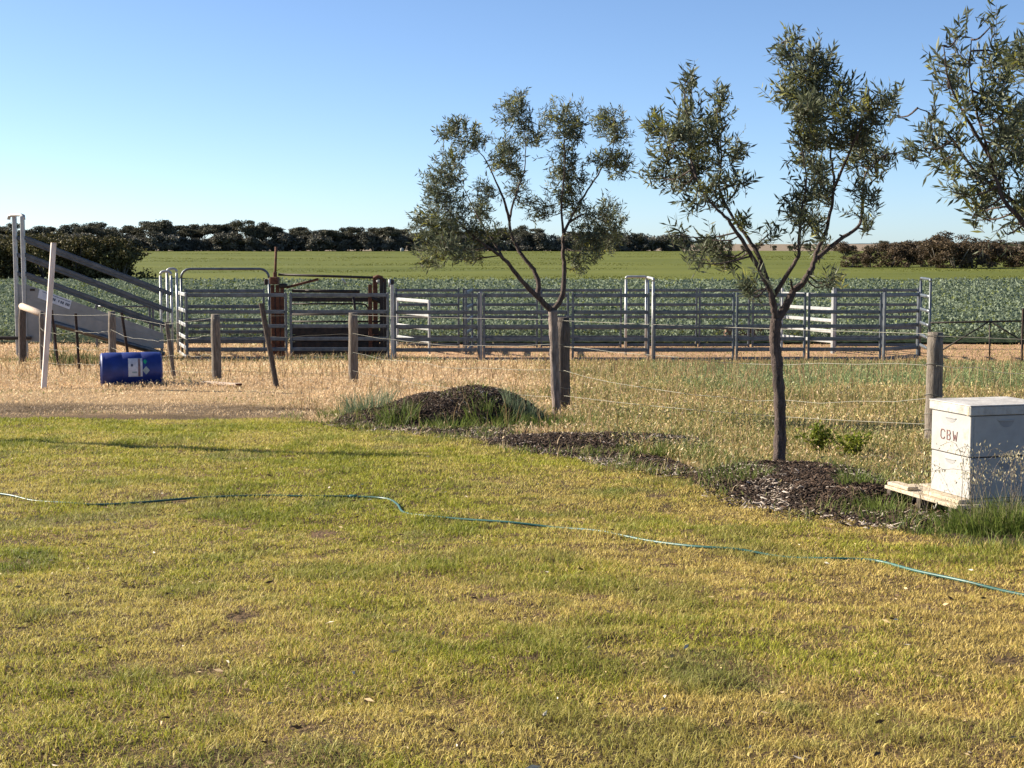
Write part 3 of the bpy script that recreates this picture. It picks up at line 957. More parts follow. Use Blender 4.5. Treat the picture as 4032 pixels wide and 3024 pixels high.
bar(1083, 1110, 1087, 972, 0.034, 'lever', 'rust', -0.4)
MB().box(cp(1083, 1083, -0.4), (0.10, 0.09, 0.18), bev=0.02).build('lever_socket', 'rust', t)
bar(1096, 1081, 1500, 1094, 0.033, 'top_bar', 'dark_steel', -0.4)
bar(1128, 1132, 1254, 1099, 0.034, 'squeeze_lever', 'rust', -0.45)
bar(1150, 1145, 1416, 1148, 0.045, 'side_rail', 'dark_steel', -0.35)
MB().box((cp(1150, 1177) + cp(1500, 1179)) / 2 + [0, -0.3, 0], ((1500 - 1150) / 146, 0.05, 0.12), bev=0.01).build('side_board', 'dark_steel', t)
for a in [(1150, 1196, 1420, 1196), (1150, 1238, 1450, 1238), (1150, 1266, 1500, 1266)]:
    bar(*a, 0.024, 'side_rail', 'dark_steel', -0.3)
MB().tube([cp(1420, 1196, -0.3), cp(1440, 1200, -0.3), cp(1450, 1215, -0.3), cp(1451, 1240, -0.3)], 0.024, 8).build('rail_bend', 'dark_steel', t)
bar(1390, 1165, 1402, 1240, 0.03, 'latch_bar', 'dark_steel', -0.42)
pz0 = gnd(1320, Yc - 0.3)
top = cp(1320, 1290, -0.3)
for k in range(4):                     # kick panel of pressed steel strips
    z = pz0[2] + 0.05 + (k + 0.5) * (top[2] - pz0[2] - 0.05) / 4
    MB().box((pz0[0], Yc - 0.3, z), (2.36, 0.04 + 0.012 * (k % 2), (top[2] - pz0[2] - 0.05) / 4 - 0.015), bev=0.01).build('kick_board', 'dark_steel', t)
for k in range(4):
    MB().box((pz0[0], Yc + 0.42, pz0[2] + 0.1 + k * 0.17), (2.36, 0.03, 0.15)).build('kick_board', 'dark_steel', t)
for px, dy, r in [(1458, -0.4, 0.05), (1478, 0.3, 0.06), (1503, -0.4, 0.05), (1515, 0.35, 0.05), (1518, -0.45, 0.03)]:
    p0 = gnd(px, Yc + dy); p1 = at(px, 1098 if px != 1458 else 1120, Yc + dy)
    MB().box((p0 + p1) / 2, (r * 2, r * 2, p1[2] - p0[2]), bev=0.008).build('column', 'rust' if px < 1500 else 'dark_steel', t)
MB().tube([cp(1470, 1095, -0.4), cp(1488, 1088, -0.4), cp(1502, 1092, -0.4), cp(1512, 1110, -0.4)], 0.045, 8).build('top_bend', 'rust', t)
MB().box(cp(1495, 1108, -0.35), (0.17, 0.1, 0.07), bev=0.02).build('plate', 'galv_bright', t)
MB().box(cp(1540, 1110, -0.6), (0.16, 0.14, 0.14), bev=0.03).build('latch_block', 'dark_steel', t)
bar(1534, 1100, 1534, 1130, 0.03, 'latch_pin', 'galv_bright', -0.7)
bar(1460, 1172, 1500, 1190, 0.05, 'hinge_arm', 'dark_steel', -0.4)
bar(1346, 1095, 1362, 1116, 0.02, 'chain_tag', 'galv_bright', -0.45)

# ------------------------------------------------------------------ loading ramp
Yr = 38.8
g0 = gnd(350, Yr)
t = thing('loading_ramp', g0, 'grey steel cattle loading ramp rising to the left with solid sheet sides', 'loading ramp')


def rp(px, py, far=0):
    return at(px - 30 * far, py, Yr + 0.78 * far)


for far in (0, 1):
    gb = gnd(94 - 32 * far, Yr + 0.78 * far)
    MB().box((gb + rp(94, 851, far)) / 2 - [0, 0, 0.05], (0.10, 0.10, rp(94, 851, far)[2] - gb[2] + 0.1), bev=0.012).build('end_post', 'galv_bright', t)
    for k, (y0, y1) in enumerate([(935, 1158), (1002, 1226), (1076, 1288)]):
        a = rp(96, y0, far); b = rp(676, y1, far)
        dr_ = (b - a) / np.linalg.norm(b - a)
        MB().box((a + b) / 2, (np.linalg.norm(b - a), 0.05, 0.105), dr_, np.array([-dr_[1], dr_[0], 0]) / math.hypot(dr_[0], dr_[1]), np.cross(dr_, np.array([-dr_[1], dr_[0], 0]) / math.hypot(dr_[0], dr_[1])), bev=0.018).build('side_rail', 'galv_shaded', t)
    # solid side sheet made of upper and lower strips
    ctr = [(100, 1118), (640, 1312), (646, 1366), (560, 1364), (330, 1288), (205, 1262), (100, 1226)]
    up = [rp(a, b, far) for a, b in [(100, 1118), (645, 1313), (645, 1338), (100, 1166)]]
    lo = [rp(a, b, far) for a, b in [(100, 1168), (645, 1340), (645, 1372), (560, 1366), (205, 1262), (205, 1345), (100, 1345)]]
    for nm, poly, off in (('upper_sheet', up, 0.012), ('lower_sheet', lo, 0.0)):
        k = len(poly)
        fr = [q + [0, -0.012 - off, 0] for q in poly]; bk_ = [q + [0, 0.012 - off, 0] for q in poly]
        mb = MB()
        mb.add(fr + bk_, [tuple(range(k)), tuple(range(2 * k - 1, k - 1, -1))] + [(i, (i + 1) % k + 0 if (i + 1) % k else 0, (i + 1) % k + k, i + k) for i in range(k)])
        sh = mb.build(nm, 'sheet_metal', t)
        if far == 0 and nm == 'upper_sheet':
            MB().box(rp(129, 1141) + [0, -0.035, 0], (0.125, 0.012, 0.06)).build('slot', 'dark_steel', sh)
    MB().tube([rp(200, 1266, far) + [0, -0.03, 0], rp(650, 1392, far) + [0, -0.03, 0]], 0.05, 8).build('floor_beam', 'galv', t)
    gl = gnd(215 - 30 * far, Yr + 0.78 * far)
    MB().box((gl + rp(215, 1270, far)) / 2, (0.07, 0.07, rp(215, 1270, far)[2] - gl[2] + 0.1), bev=0.01).build('leg', 'galv', t)
# top cross bar and floor
MB().tube([rp(94, 862, 0) - [0, 0, 0.02], rp(92, 850, 0), rp(86, 846, 0.2), rp(74, 846, 0.8), rp(66, 850, 1), rp(64, 862, 1) - [0, 0, 0.02]], 0.045, 8).build('top_bow', 'galv_bright', t)
fl = [rp(100, 1240, 0), rp(650, 1385, 0), rp(650, 1385, 1), rp(100, 1240, 1)]
mb = MB(); mb.add(fl + [q - [0, 0, 0.04] for q in fl], [(0, 1, 2, 3), (7, 6, 5, 4), (0, 4, 5, 1), (1, 5, 6, 2), (2, 6, 7, 3), (3, 7, 4, 0)]); mb.build('floor', 'dark_steel', t)
for k in range(9):
    f0 = k / 9 + 0.03
    a = fl[0] * (1 - f0) + fl[1] * f0; b = fl[3] * (1 - f0) + fl[2] * f0
    MB().tube([a + [0, 0.03, 0.02], b + [0, -0.03, 0.02]], 0.02, 5).build('cleat', 'galv', t)
MB().box(rp(60, 1330) + [0, -0.1, 0], (0.9, 0.09, 0.09), bev=0.02).build('tow_bar', 'dark_steel', t)
# sign on the sheet
sg = [rp(158, 1137), rp(284, 1184), rp(275, 1218), rp(150, 1172)]
mb = MB(); mb.add([q + [0, -0.034, 0] for q in sg] + [q + [0, -0.028, 0] for q in sg], [(3, 2, 1, 0), (4, 5, 6, 7), (0, 1, 5, 4), (1, 2, 6, 5), (2, 3, 7, 6), (3, 0, 4, 7)])
sign = mb.build('sign', 'sign_face', t, 'pale sign plate with rows of dark lettering')


def on_sign(u, v, off=0.0375):
    a = sg[0] * (1 - u) + sg[1] * u; b = sg[3] * (1 - u) + sg[2] * u
    return a * (1 - v) + b * v + np.array([0, -off, 0])


mb = MB()
for u0, u1, v0, v1 in [(0.36, 0.41, .42, .72), (0.425, 0.475, .42, .72), (0.49, 0.53, .42, .72), (0.62, 0.655, .42, .68), (0.69, 0.73, .42, .72), (0.745, 0.79, .42, .72), (0.845, 0.88, .42, .72), (0.895, 0.93, .42, .72), (0.94, 0.97, .42, .72), (0.10, 0.97, .16, .22)]:
    mb.add([on_sign(u0, v1), on_sign(u1, v1), on_sign(u1, v0), on_sign(u0, v0)], [(0, 1, 2, 3)])
mb.build('lettering', 'sign_ink', sign)

# ------------------------------------------------------------------ pipe stay fence at right
Yp = 37.0
p0 = gnd(3900, Yp)
t = thing('pipe_fence', p0, 'low dark pipe fence with V-shaped stays right of the yards', 'fence')
MB().tube([at(3664, 1271, Yp), at(3900, 1266, Yp), at(4300, 1258, Yp)], 0.022, 8).build('top_rail', 'dark_steel', t)
MB().tube([gnd(3900, Yp) - [0, 0, 0.1], at(3898, 1264, Yp)], 0.022, 8).build('upright', 'dark_steel', t)
MB().tube([at(3896, 1266, Yp), at(3700, 1384, Yp)], 0.018, 8).build('stay', 'dark_steel', t)
MB().tube([at(3900, 1266, Yp), at(4120, 1400, Yp)], 0.018, 8).build('stay', 'dark_steel', t)
p = gnd(4028, 36.0)
tp = thing('steel_picket', p, 'dark rusty picket at the right edge beside the pipe fence', 'post')
MB().box((p + at(4028, 1222, 36.0)) / 2, (0.05, 0.05, at(4028, 1222, 36)[2] - p[2] + 0.1), bev=0.008).build('shaft', 'picket_steel', tp)
MB().box(at(4028, 1222, 36.0) + [0, 0, 0.006], (0.056, 0.056, 0.012)).build('cap', 'picket_steel', tp)

# ------------------------------------------------------------------ wire fence with old posts
f0 = gnd(850, 24.0)
fence = thing('wire_fence', f0, 'sagging old wire fence on timber posts and steel pickets', 'fence')
FP = []     # top points for the wires


def wood_post(px, top_py, Y, r, mat='old_wood', lean=0, label=None, n=14):
    b = gnd(px, Y); tp_ = at(px + lean, top_py, Y)
    k = 9
    pts = [b - [0, 0, 0.15] + (tp_ - b + [0, 0, 0.15]) * (i / (k - 1)) for i in range(k)]
    for i, q in enumerate(pts[1:-1]):
        q += np.array([random.uniform(-1, 1), random.uniform(-1, 1), 0]) * r * 0.05
    rad = [r * (1.06 - 0.10 * i / (k - 1)) for i in range(k)]; rad[-1] *= 0.93
    o = MB().tube(pts, rad, n, jit=0.04).build('post', mat, fence, label)
    FP.append((b, tp_))
    return o


def picket(px0, px1, top_py, Y, r=0.024, mat='picket_steel', label=None):
    b = gnd(px0, Y); tp_ = at(px1, top_py, Y)
    mb = MB()
    u = (tp_ - b) / np.linalg.norm(tp_ - b)
    ctr = b - u * 0.12
    pts = [ctr, tp_]
    for ang in (0.4, 2.5, 4.6):       # Y-shaped steel section
        d = np.array([math.cos(ang), math.sin(ang), 0]) * r * 1.2
        s = np.array([-math.sin(ang), math.cos(ang), 0]) * r * 0.33
        q = [pts[0] - s, pts[0] + s, pts[0] + s + d, pts[0] - s + d, pts[1] - s, pts[1] + s, pts[1] + s + d, pts[1] - s + d]
        mb.add(q, [(0, 3, 2, 1), (4, 5, 6, 7), (0, 1, 5, 4), (1, 2, 6, 5), (2, 3, 7, 6), (3, 0, 4, 7)])
    o = mb.build('picket', mat, fence, label)
    FP.append((b, tp_))
    return o


wood_post(84, 1197, 34.0, 0.085, 'dark_wood', 4, 'thick dark strainer post at the left end')
wood_post(163, 1226, 30.5, 0.05, 'old_wood')
lg = MB().tube([at(86, 1206, 33.9), at(125, 1220, 32.4), at(166, 1237, 30.6)], [0.075, 0.072, 0.07], 12, jit=0.04).build('stay_log', 'pale_wood', fence, 'pale sunlit log between the two left posts')
picket(226, 203, 1220, 32.5)
picket(308, 297, 1234, 28.8)
wood_post(440, 1226, 27.6, 0.072)
picket(512, 478, 1230, 28.2)
picket(683, 655, 1268, 25.3, mat='old_wood', r=0.03)
wood_post(850, 1237, 24.6, 0.08, 'old_wood', -2)
picket(1086, 1028, 1194, 22.8, 0.036, 'dark_wood', 'leaning dark picket near the fallen board')
wood_post(1390, 1231, 24.0, 0.078, 'old_wood')
wood_post(2217, 1250, 17.6, 0.083, 'dark_wood', 0, 'stout dark strainer post behind the left acacia trunk')
wood_post(3684, 1308, 13.0, 0.072, 'old_wood', 0, 'weathered post behind the beehive')
FP.append((gnd(4700, 11.6), at(4700, 1330, 11.6)))
RW = random.Random(9)
WIRES = [0.97, 0.72, 0.45, 0.20]
order = [1, 3, 4, 6, 7, 9, 10, 11, 12]
for wi, fr in enumerate(WIRES):
    for k in range(len(order) - 1):
        b0, t0 = FP[order[k]]; b1, t1 = FP[order[k + 1]]
        a = b0 + (t0 - b0) * fr; c = b1 + (t1 - b1) * (fr + RW.uniform(-0.03, 0.03))
        a = a + np.array([0, -0.08, 0]); c = c + np.array([0, -0.08, 0])
        sag = (0.01, 0.10, 0.14, 0.06)[wi] * RW.uniform(0.5, 1.3)
        L = np.linalg.norm(c - a)
        pts = []
        for j in range(13):
            s = j / 12
            q = a + (c - a) * s
            q[2] -= sag * 4 * s * (1 - s) * min(1, L / 4)
            if wi in (1, 2): q[2] += RW.uniform(-0.018, 0.018)
            q[1] += RW.uniform(-0.01, 0.01)
            pts.append(q)
        MB().tube(pts, 0.0024, 4, cap=False).build('wire', 'wire_steel', fence)
# wire ties round the two strainers
for idx, r in ((10, 0.092), (11, 0.08)):
    b0, t0 = FP[idx]
    for fr in (0.97, 0.72, 0.45, 0.28, 0.14):
        c = b0 + (t0 - b0) * fr
        pts = [c + np.array([math.cos(q) * r, math.sin(q) * r, 0.012 * math.sin(2 * q)]) for q in np.linspace(0, 2 * math.pi, 17)]
        MB().tube(pts, 0.003, 4, cap=False).build('wire_tie', 'wire_steel', fence)

# leaning pale post
p = gnd(166, 22.8); q = at(211, 957, 22.8)
t = thing('leaning_post', p, 'tall pale square post leaning right beside the blue drum', 'post')
u = (q - p) / np.linalg.norm(q - p); ax = np.cross(u, [0, 1, 0]); ax /= np.linalg.norm(ax)
ca, sa = math.cos(0.5), math.sin(0.5); ay = np.cross(u, ax)
ax2 = ax * ca + ay * sa; ay2 = -ax * sa + ay * ca
Lp = np.linalg.norm(q - p)
MB().box(p + u * (Lp / 2 - 0.1), (0.075, 0.075, Lp + 0.2), ax2, ay2, u, bev=0.006).build('shaft', 'white_post', t)
MB().box(q + u * 0.003, (0.071, 0.071, 0.008), ax2, ay2, u).build('end_grain', 'pale_wood', t)

# fallen board
a = ground_hit(800, 1517); b = ground_hit(936, 1528)
t = thing('fallen_board', (a + b) / 2, 'short pale board lying on the ground right of the drum', 'board')
d = (b - a); d /= np.linalg.norm(d)
MB().box((a + b) / 2 + [0, 0, 0.05], (np.linalg.norm(b - a), 0.12, 0.035), d, np.array([-d[1], d[0], 0]), bev=0.005).build('plank', 'pale_wood', t)
MB().box(b + [0, 0, 0.05] + d * 0.003, (0.006, 0.115, 0.031), d, np.array([-d[1], d[0], 0])).build('end_grain', 'rust', t)

# ------------------------------------------------------------------ blue drum
Yd = 23.6
gl = gnd(398, Yd); gr = gnd(628, Yd)
Rd = 0.278
cen = (gl + gr) / 2 + np.array([0, 0, Rd - 0.02])
Ld = gr[0] - gl[0]
axd = np.array([0.955, 0.297, 0]); axd /= np.linalg.norm(axd); ayd = np.array([-axd[1], axd[0], 0])
t = thing('plastic_drum', (gl + gr) / 2, 'blue plastic drum lying on its side by the fence', 'drum')
prof = [(-0.5, 0.80), (-0.495, 0.955), (-0.48, 0.995), (-0.45, 0.975), (-0.43, 1.0), (-0.3, 1.0), (-0.17, 1.0), (-0.16, 0.985), (-0.15, 1.0), (0.0, 1.0), (0.15, 1.0), (0.16, 0.985), (0.17, 1.0), (0.3, 1.0), (0.43, 1.0), (0.45, 0.975), (0.48, 0.995), (0.495, 0.955), (0.5, 0.80)]
MB().tube([cen + axd * s * Ld for s, r in prof], [Rd * r for s, r in prof], 40).build('shell', 'drum_blue', t)
for s in (-1, 1):
    MB().tube([cen + axd * s * (Ld / 2 - 0.002), cen + axd * s * (Ld / 2 - 0.02 + 0.03)], [Rd * 0.93, Rd * 0.90], 32, cap=False).build('rim', 'drum_blue', t)
for yy in (-0.13, 0.13):
    MB().tube([cen - axd * (Ld / 2 - 0.0) + ayd * yy + [0, 0, 0.1], cen - axd * (Ld / 2 + 0.025) + ayd * yy + [0, 0, 0.1]], 0.03, 12).build('bung', 'black_plastic', t)


def drum_patch(px0, px1, py0, py1, off, nm, mat, par=None, diamond=False):
    """a sheet bent round the drum's near side"""
    s0 = (px0 - 513) / (628 - 398) * Ld; s1 = (px1 - 513) / (628 - 398) * Ld
    zc = 1437.0; hp = 66.0
    a0 = math.asin(max(-0.99, min(0.99, (zc - py0) / hp))); a1 = math.asin(max(-0.99, min(0.99, (zc - py1) / hp)))
    mb = MB(); V = []; k = 7
    for i in range(k):
        th = a0 + (a1 - a0) * i / (k - 1)
        w = 1.0 if not diamond else 1 - abs(2 * i / (k - 1) - 1) * 0.98
        for s in (s0, s1):
            sm = (s0 + s1) / 2
            V.append(cen + axd * (sm + (s - sm) * w) + (-ayd * math.cos(th) + np.array([0, 0, math.sin(th)])) * (Rd + off))
    mb.add(V, [(2 * i, 2 * i + 2, 2 * i + 3, 2 * i + 1) for i in range(k - 1)], True)
    return mb.build(nm, mat, par or t)


lab = drum_patch(499, 553, 1392, 1459, 0.003, 'label', 'label_white')
drum_patch(536, 545, 1393, 1458, 0.0045, 'label_band', 'label_brown', lab)
drum_patch(509, 517, 1412, 1421, 0.0045, 'label_mark', 'label_dark', lab)
drum_patch(513, 532, 1440, 1446, 0.0045, 'label_mark', 'sticker_pale', lab)
drum_patch(556, 571, 1395, 1414, 0.003, 'round_sticker', 'sticker_green', t, True)
drum_patch(553, 580, 1421, 1452, 0.003, 'diamond_sticker', 'sticker_pale', t, True)


# ------------------------------------------------------------------ mulch mounds and chips
def mound_obj(name, idx, label):
    cx, cy = np.mean([MC[i][0] for i in idx]), np.mean([MC[i][1] for i in idx])
    R = max(MC[i][2] for i in idx) + max(abs(MC[i][0] - cx) for i in idx) + 0.25
    Ry = max(MC[i][3] for i in idx) + max(abs(MC[i][1] - cy) for i in idx) + 0.25
    k = 70
    gx, gy = np.meshgrid(np.linspace(cx - R, cx + R, k), np.linspace(cy - Ry, cy + Ry, k))
    z = np.zeros_like(gx)
    for i in idx:
        d = ((gx - MC[i][0]) / MC[i][2]) ** 2 + ((gy - MC[i][1]) / MC[i][3]) ** 2
        z = np.maximum(z, MC[i][4] * np.clip(1 - d * 0.8, 0, 1) ** 0.8)
    rough = ((fbm(gx, gy, 0.12, 91, 3) - 0.5) * 0.05 + (fbm(gx, gy, 0.45, 97, 2) - 0.5) * 0.10) * np.clip(z * 8, 0, 1)
    Z = gz(gx, gy) + z + rough - 0.02 * (z <= 0)
    V = np.stack([gx, gy, Z], 2).reshape(-1, 3)
    i = np.arange((k - 1) * (k - 1)); a = (i // (k - 1)) * k + i % (k - 1)
    T = np.concatenate([np.stack([a, a + 1, a + k + 1], 1), np.stack([a, a + k + 1, a + k], 1)])
    zf = (z.reshape(-1) > 0)
    T = T[zf[T].any(1)]
    o = np_mesh(name, V, T, None, 'mulch_soil')
    return tag(o, label, 'mulch mound', kind='structure')


mound_obj('mulch_mound', [0, 1, 2], 'dark mound of bark mulch left of the left acacia')
mound_obj('mulch_bed', [3], 'low bed of mulch between the two acacias')
mound_obj('mulch_bed', [4, 5], 'low bed of mulch at the foot of the middle acacia')

# bark chips
xs = []; ys_ = []
for cx, cy, rx, ry, h in MC:
    k = int(8500 * rx * ry + 400)
    a = RNG.random(k) * 2 * np.pi; r = np.sqrt(RNG.random(k)) * 1.15
    xs.append(cx + np.cos(a) * r * rx); ys_.append(cy + np.sin(a) * r * ry)
sx = RNG.uniform(-2.4, 3.6, 90000); sy = RNG.uniform(8.0, 18, 90000)
bm_ = bed_mask(sx, sy)
kk = RNG.random(90000) < bm_ * 0.9
xs.append(sx[kk]); ys_.append(sy[kk])
x = np.concatenate(xs); y = np.concatenate(ys_); n = len(x)
P = np.stack([x, y, gz(x, y) + mound_z(x, y) + 0.006 + 0.012 * RNG.random(n)], 1)
az = RNG.random(n) * 6.283
D = np.stack([np.cos(az), np.sin(az), RNG.normal(size=n) * 0.35], 1); D /= np.linalg.norm(D, axis=1)[:, None]
S = np.cross(D, np.stack([RNG.normal(size=n) * 0.4, RNG.normal(size=n) * 0.4, np.ones(n)], 1)); S /= np.linalg.norm(S, axis=1)[:, None]
U = np.cross(S, D)
pale = RNG.random(n) < np.where(y > 14.9, 0.06, 0.20) * np.clip(5 * (fbm(x, y, 0.45, 95, 2) - 0.36), 0.10, 2.5)
Lc = (0.010 + 0.030 * RNG.random(n) ** 2)[:, None]; Wc = (0.0025 + 0.0045 * RNG.random(n))[:, None]; Tc = (0.0008 + 0.0014 * RNG.random(n))[:, None]
Lc = np.where(pale[:, None], Lc * 0.95, Lc)
D, S, U = D * Lc, S * Wc, U * Tc
V = np.stack([P - D - S * 0.6, P + D - S, P + D * 0.9 + S, P - D + S, P - D * 0.9 - S * 0.5 + U * 2, P + D * 0.9 - S * 0.8 + U * 2, P + D * 0.8 + S * 0.8 + U * 2, P - D * 0.9 + S * 0.8 + U * 2], 1).reshape(-1, 3)
q = np.array([[4, 5, 6], [4, 6, 7], [0, 1, 5], [0, 5, 4], [1, 2, 6], [1, 6, 5], [2, 3, 7], [2, 7, 6], [3, 0, 4], [3, 4, 7]])
T = ((np.arange(n) * 8)[:, None, None] + q[None]).reshape(-1, 3)
col = mixc(np.array([[0.022, 0.014, 0.010]]), np.array([[0.125, 0.080, 0.054]]), RNG.random(n) ** 2.2)
col = np.where(pale[:, None], mixc(np.array([[0.20, 0.155, 0.12]]), np.array([[0.50, 0.43, 0.36]]), RNG.random(n)), col)
o = np_mesh('bark_chips', V, T, np.repeat(col, 8, 0), 'bark_chip_mat')
tag(o, 'loose brown and pale bark chips over the mulch beds', 'bark chips', kind='stuff')


# ------------------------------------------------------------------ acacia trees
def smooth_path(pts, per=5):
    pts = [np.array(p, float) for p in pts]
    out = []
    for i in range(len(pts) - 1):
        p0 = pts[max(i - 1, 0)]; p1 = pts[i]; p2 = pts[i + 1]; p3 = pts[min(i + 2, len(pts) - 1)]
        for j in range(per):
            t_ = j / per
            out.append(0.5 * (2 * p1 + (p2 - p0) * t_ + (2 * p0 - 5 * p1 + 4 * p2 - p3) * t_ ** 2 + (3 * p1 - p0 - 3 * p2 + p3) * t_ ** 3))
    out.append(pts[-1])
    return out


def acacia(name, label, Y, conv, trunk, trunk_r, limbs, blobs, leaf_len, seed, dens=1.0, barkm='acacia_bark', upbias=0.6, wind=-0.35, spread=0.95):
    """trunk/limbs: pixel polylines; limbs = (points, r0, r1, depth at the tip); blobs = (px,py,rx,ry)"""
    rng = np.random.default_rng(seed); rr = random.Random(seed)
    spx = F / Y

    def pt(p, dy): return at(*conv(p), Y + dy)
    b = pt(trunk[0], 0)
    b[2] = float(gz(b[0], b[1]) + mound_z(b[0], b[1]))
    root = thing(name, b, label, 'tree', None)
    tp_ = [b - [0, 0, 0.12]] + [b] + [pt(p, 0) for p in trunk[1:]]
    sp = smooth_path(tp_, 6)
    k = len(sp)
    rad = []
    for i in range(k):
        f_ = i / (k - 1)
        rad.append(trunk_r * (1.18 - 0.28 * min(1, f_ * 3)) * (1 + 0.05 * math.sin(i * 1.9) + rr.uniform(-0.035, 0.035)))
    mb = MB().tube(sp, rad, 14, jit=0.10)
    mb.build('trunk', barkm, root)
    skel = []
    for pts, r0, r1, tip in limbs:
        kk_ = len(pts)
        lens = [0]
        for i in range(1, kk_): lens.append(lens[-1] + math.hypot(pts[i][0] - pts[i - 1][0], pts[i][1] - pts[i - 1][1]))
        d0 = tip[0] if isinstance(tip, tuple) else 0.0
        d1 = tip[1] if isinstance(tip, tuple) else tip
        P3 = [pt(p, d0 + (d1 - d0) * (l / lens[-1]) ** 0.9) for p, l in zip(pts, lens)]
        s3 = smooth_path(P3, 5)
        for q in s3[2:-1]:
            q += rng.normal(size=3) * r0 * 0.10
        kk2 = len(s3)
        rd = [r0 * (1 - i / (kk2 - 1)) ** 1.25 + r1 * (i / (kk2 - 1)) for i in range(kk2)]
        rd = [max(r, 0.003) * (1 + rr.uniform(-0.06, 0.06)) for r in rd]
        mb = MB().tube(s3, rd, 9, jit=0.06)
        # old pruning knobs
        for s in range(2):
            i = rr.randrange(3, max(4, kk2 - 4)); dv = rng.normal(size=3); dv[2] = abs(dv[2]); dv /= np.linalg.norm(dv)
            mb.tube([s3[i], s3[i] + dv * (rd[i] + 0.02)], [rd[i] * 0.6, rd[i] * 0.4], 6)
        mb.build('limb', 'acacia_bark', root)
        skel += [(q, r) for q, r in zip(s3, rd)]
    SK = np.array([q for q, r in skel])
    twigs = MB()
    LV = []
    for (bx, by, brx, bry) in blobs:
        c2 = conv((bx, by)); sc = conv.scale
        c = at(*c2, Y)
        dd = np.hypot(SK[:, 0] - c[0], SK[:, 2] - c[2]) + np.where(SK[:, 2] > c[2] + 0.05, (SK[:, 2] - c[2]) * 1.5, 0)
        i = int(np.argmin(dd)); a = SK[i]
        c = c + np.array([0, a[1] - Y + rr.gauss(0, 0.16 + 0.25 * min(dd[i], 0.5)), 0])
        rx, rz = brx / sc / spx, bry / sc / spx
        ry = (rx + rz) / 2 * 1.15
        br = (a + c) / 2 + np.array([0, 0, -0.03]) + rng.normal(size=3) * 0.02
        if dd[i] > 0.02:
            twigs.tube(smooth_path([a, br, c], 3), [0.007, 0.0065, 0.006, 0.0055, 0.005, 0.004, 0.003], 5, cap=False)
        out = c - a; out = out / max(np.linalg.norm(out), 1e-6)
        area = math.pi * brx * bry / sc / sc
        nl = dens * area / ((leaf_len * spx) * (leaf_len * 0.2 * spx) * 0.36) * 2.0
        ntw = max(3, int(nl / 11))
        for w in range(ntw):
            dv = rng.normal(size=3); dv /= np.linalg.norm(dv); dv *= rng.random() ** 0.5
            dr = out * 0.55 + np.array([wind * 0.6, 0, upbias]) + rng.normal(size=3) * 0.55 + dv * 0.35
            dr /= np.linalg.norm(dr)
            tl = leaf_len * rng.uniform(1.5, 3.0)
            st = c + dv * np.array([rx, ry, rz]) * spread + rng.normal(size=3) * 0.02 - dr * tl * 0.42
            bend = rng.normal(size=3) * 0.15
            m1 = st + dr * tl * 0.5 + bend * tl * 0.3; e1 = st + dr * tl + bend * tl
            twigs.tube([st, m1, e1], [0.0022, 0.0018, 0.001], 3, cap=False)
            nn = int(rng.integers(9, 14))
            f_ = (np.arange(nn) + rng.random(nn) * 0.5) / nn
            LP = np.where((f_ < 0.5)[:, None], st + (m1 - st) * (f_ * 2)[:, None], m1 + (e1 - m1) * (f_ * 2 - 1)[:, None])
            pr = np.cross(dr, rng.normal(size=3)); pr /= np.linalg.norm(pr)
            sgn = np.where(np.arange(nn) % 2 == 0, 1, -1)
            LD = dr[None] * 0.8 + pr[None] * sgn[:, None] * 0.75 + rng.normal(size=(nn, 3)) * 0.33
            LD /= np.linalg.norm(LD, axis=1)[:, None]
            ll = leaf_len * rng.uniform(0.8, 1.15) * (0.7 + 0.5 * rng.random(nn))
            tone = rng.random() * 0.5 + 0.5 * rng.random(nn)
            cl = mixc(np.array([[0.032, 0.042, 0.020]]), np.array([[0.19, 0.21, 0.125]]), tone)
            if rng.random() < 0.13: cl = cl * np.array([[2.0, 1.75, 0.75]])
            LV.append(leaves(LP, LD, ll, ll * 0.215, cl, rng, 0.12))
    twigs.build('twigs', 'acacia_bark', root)['kind'] = 'stuff'
    o = np_mesh('crown', *merge(LV), 'acacia_leaf', root, b)
    return root


class Conv:
    def __init__(s, x0, y0, sc): s.x0, s.y0, s.scale = x0, y0, sc
    def __call__(s, p): return (s.x0 + p[0] / s.scale, s.y0 + p[1] / s.scale)


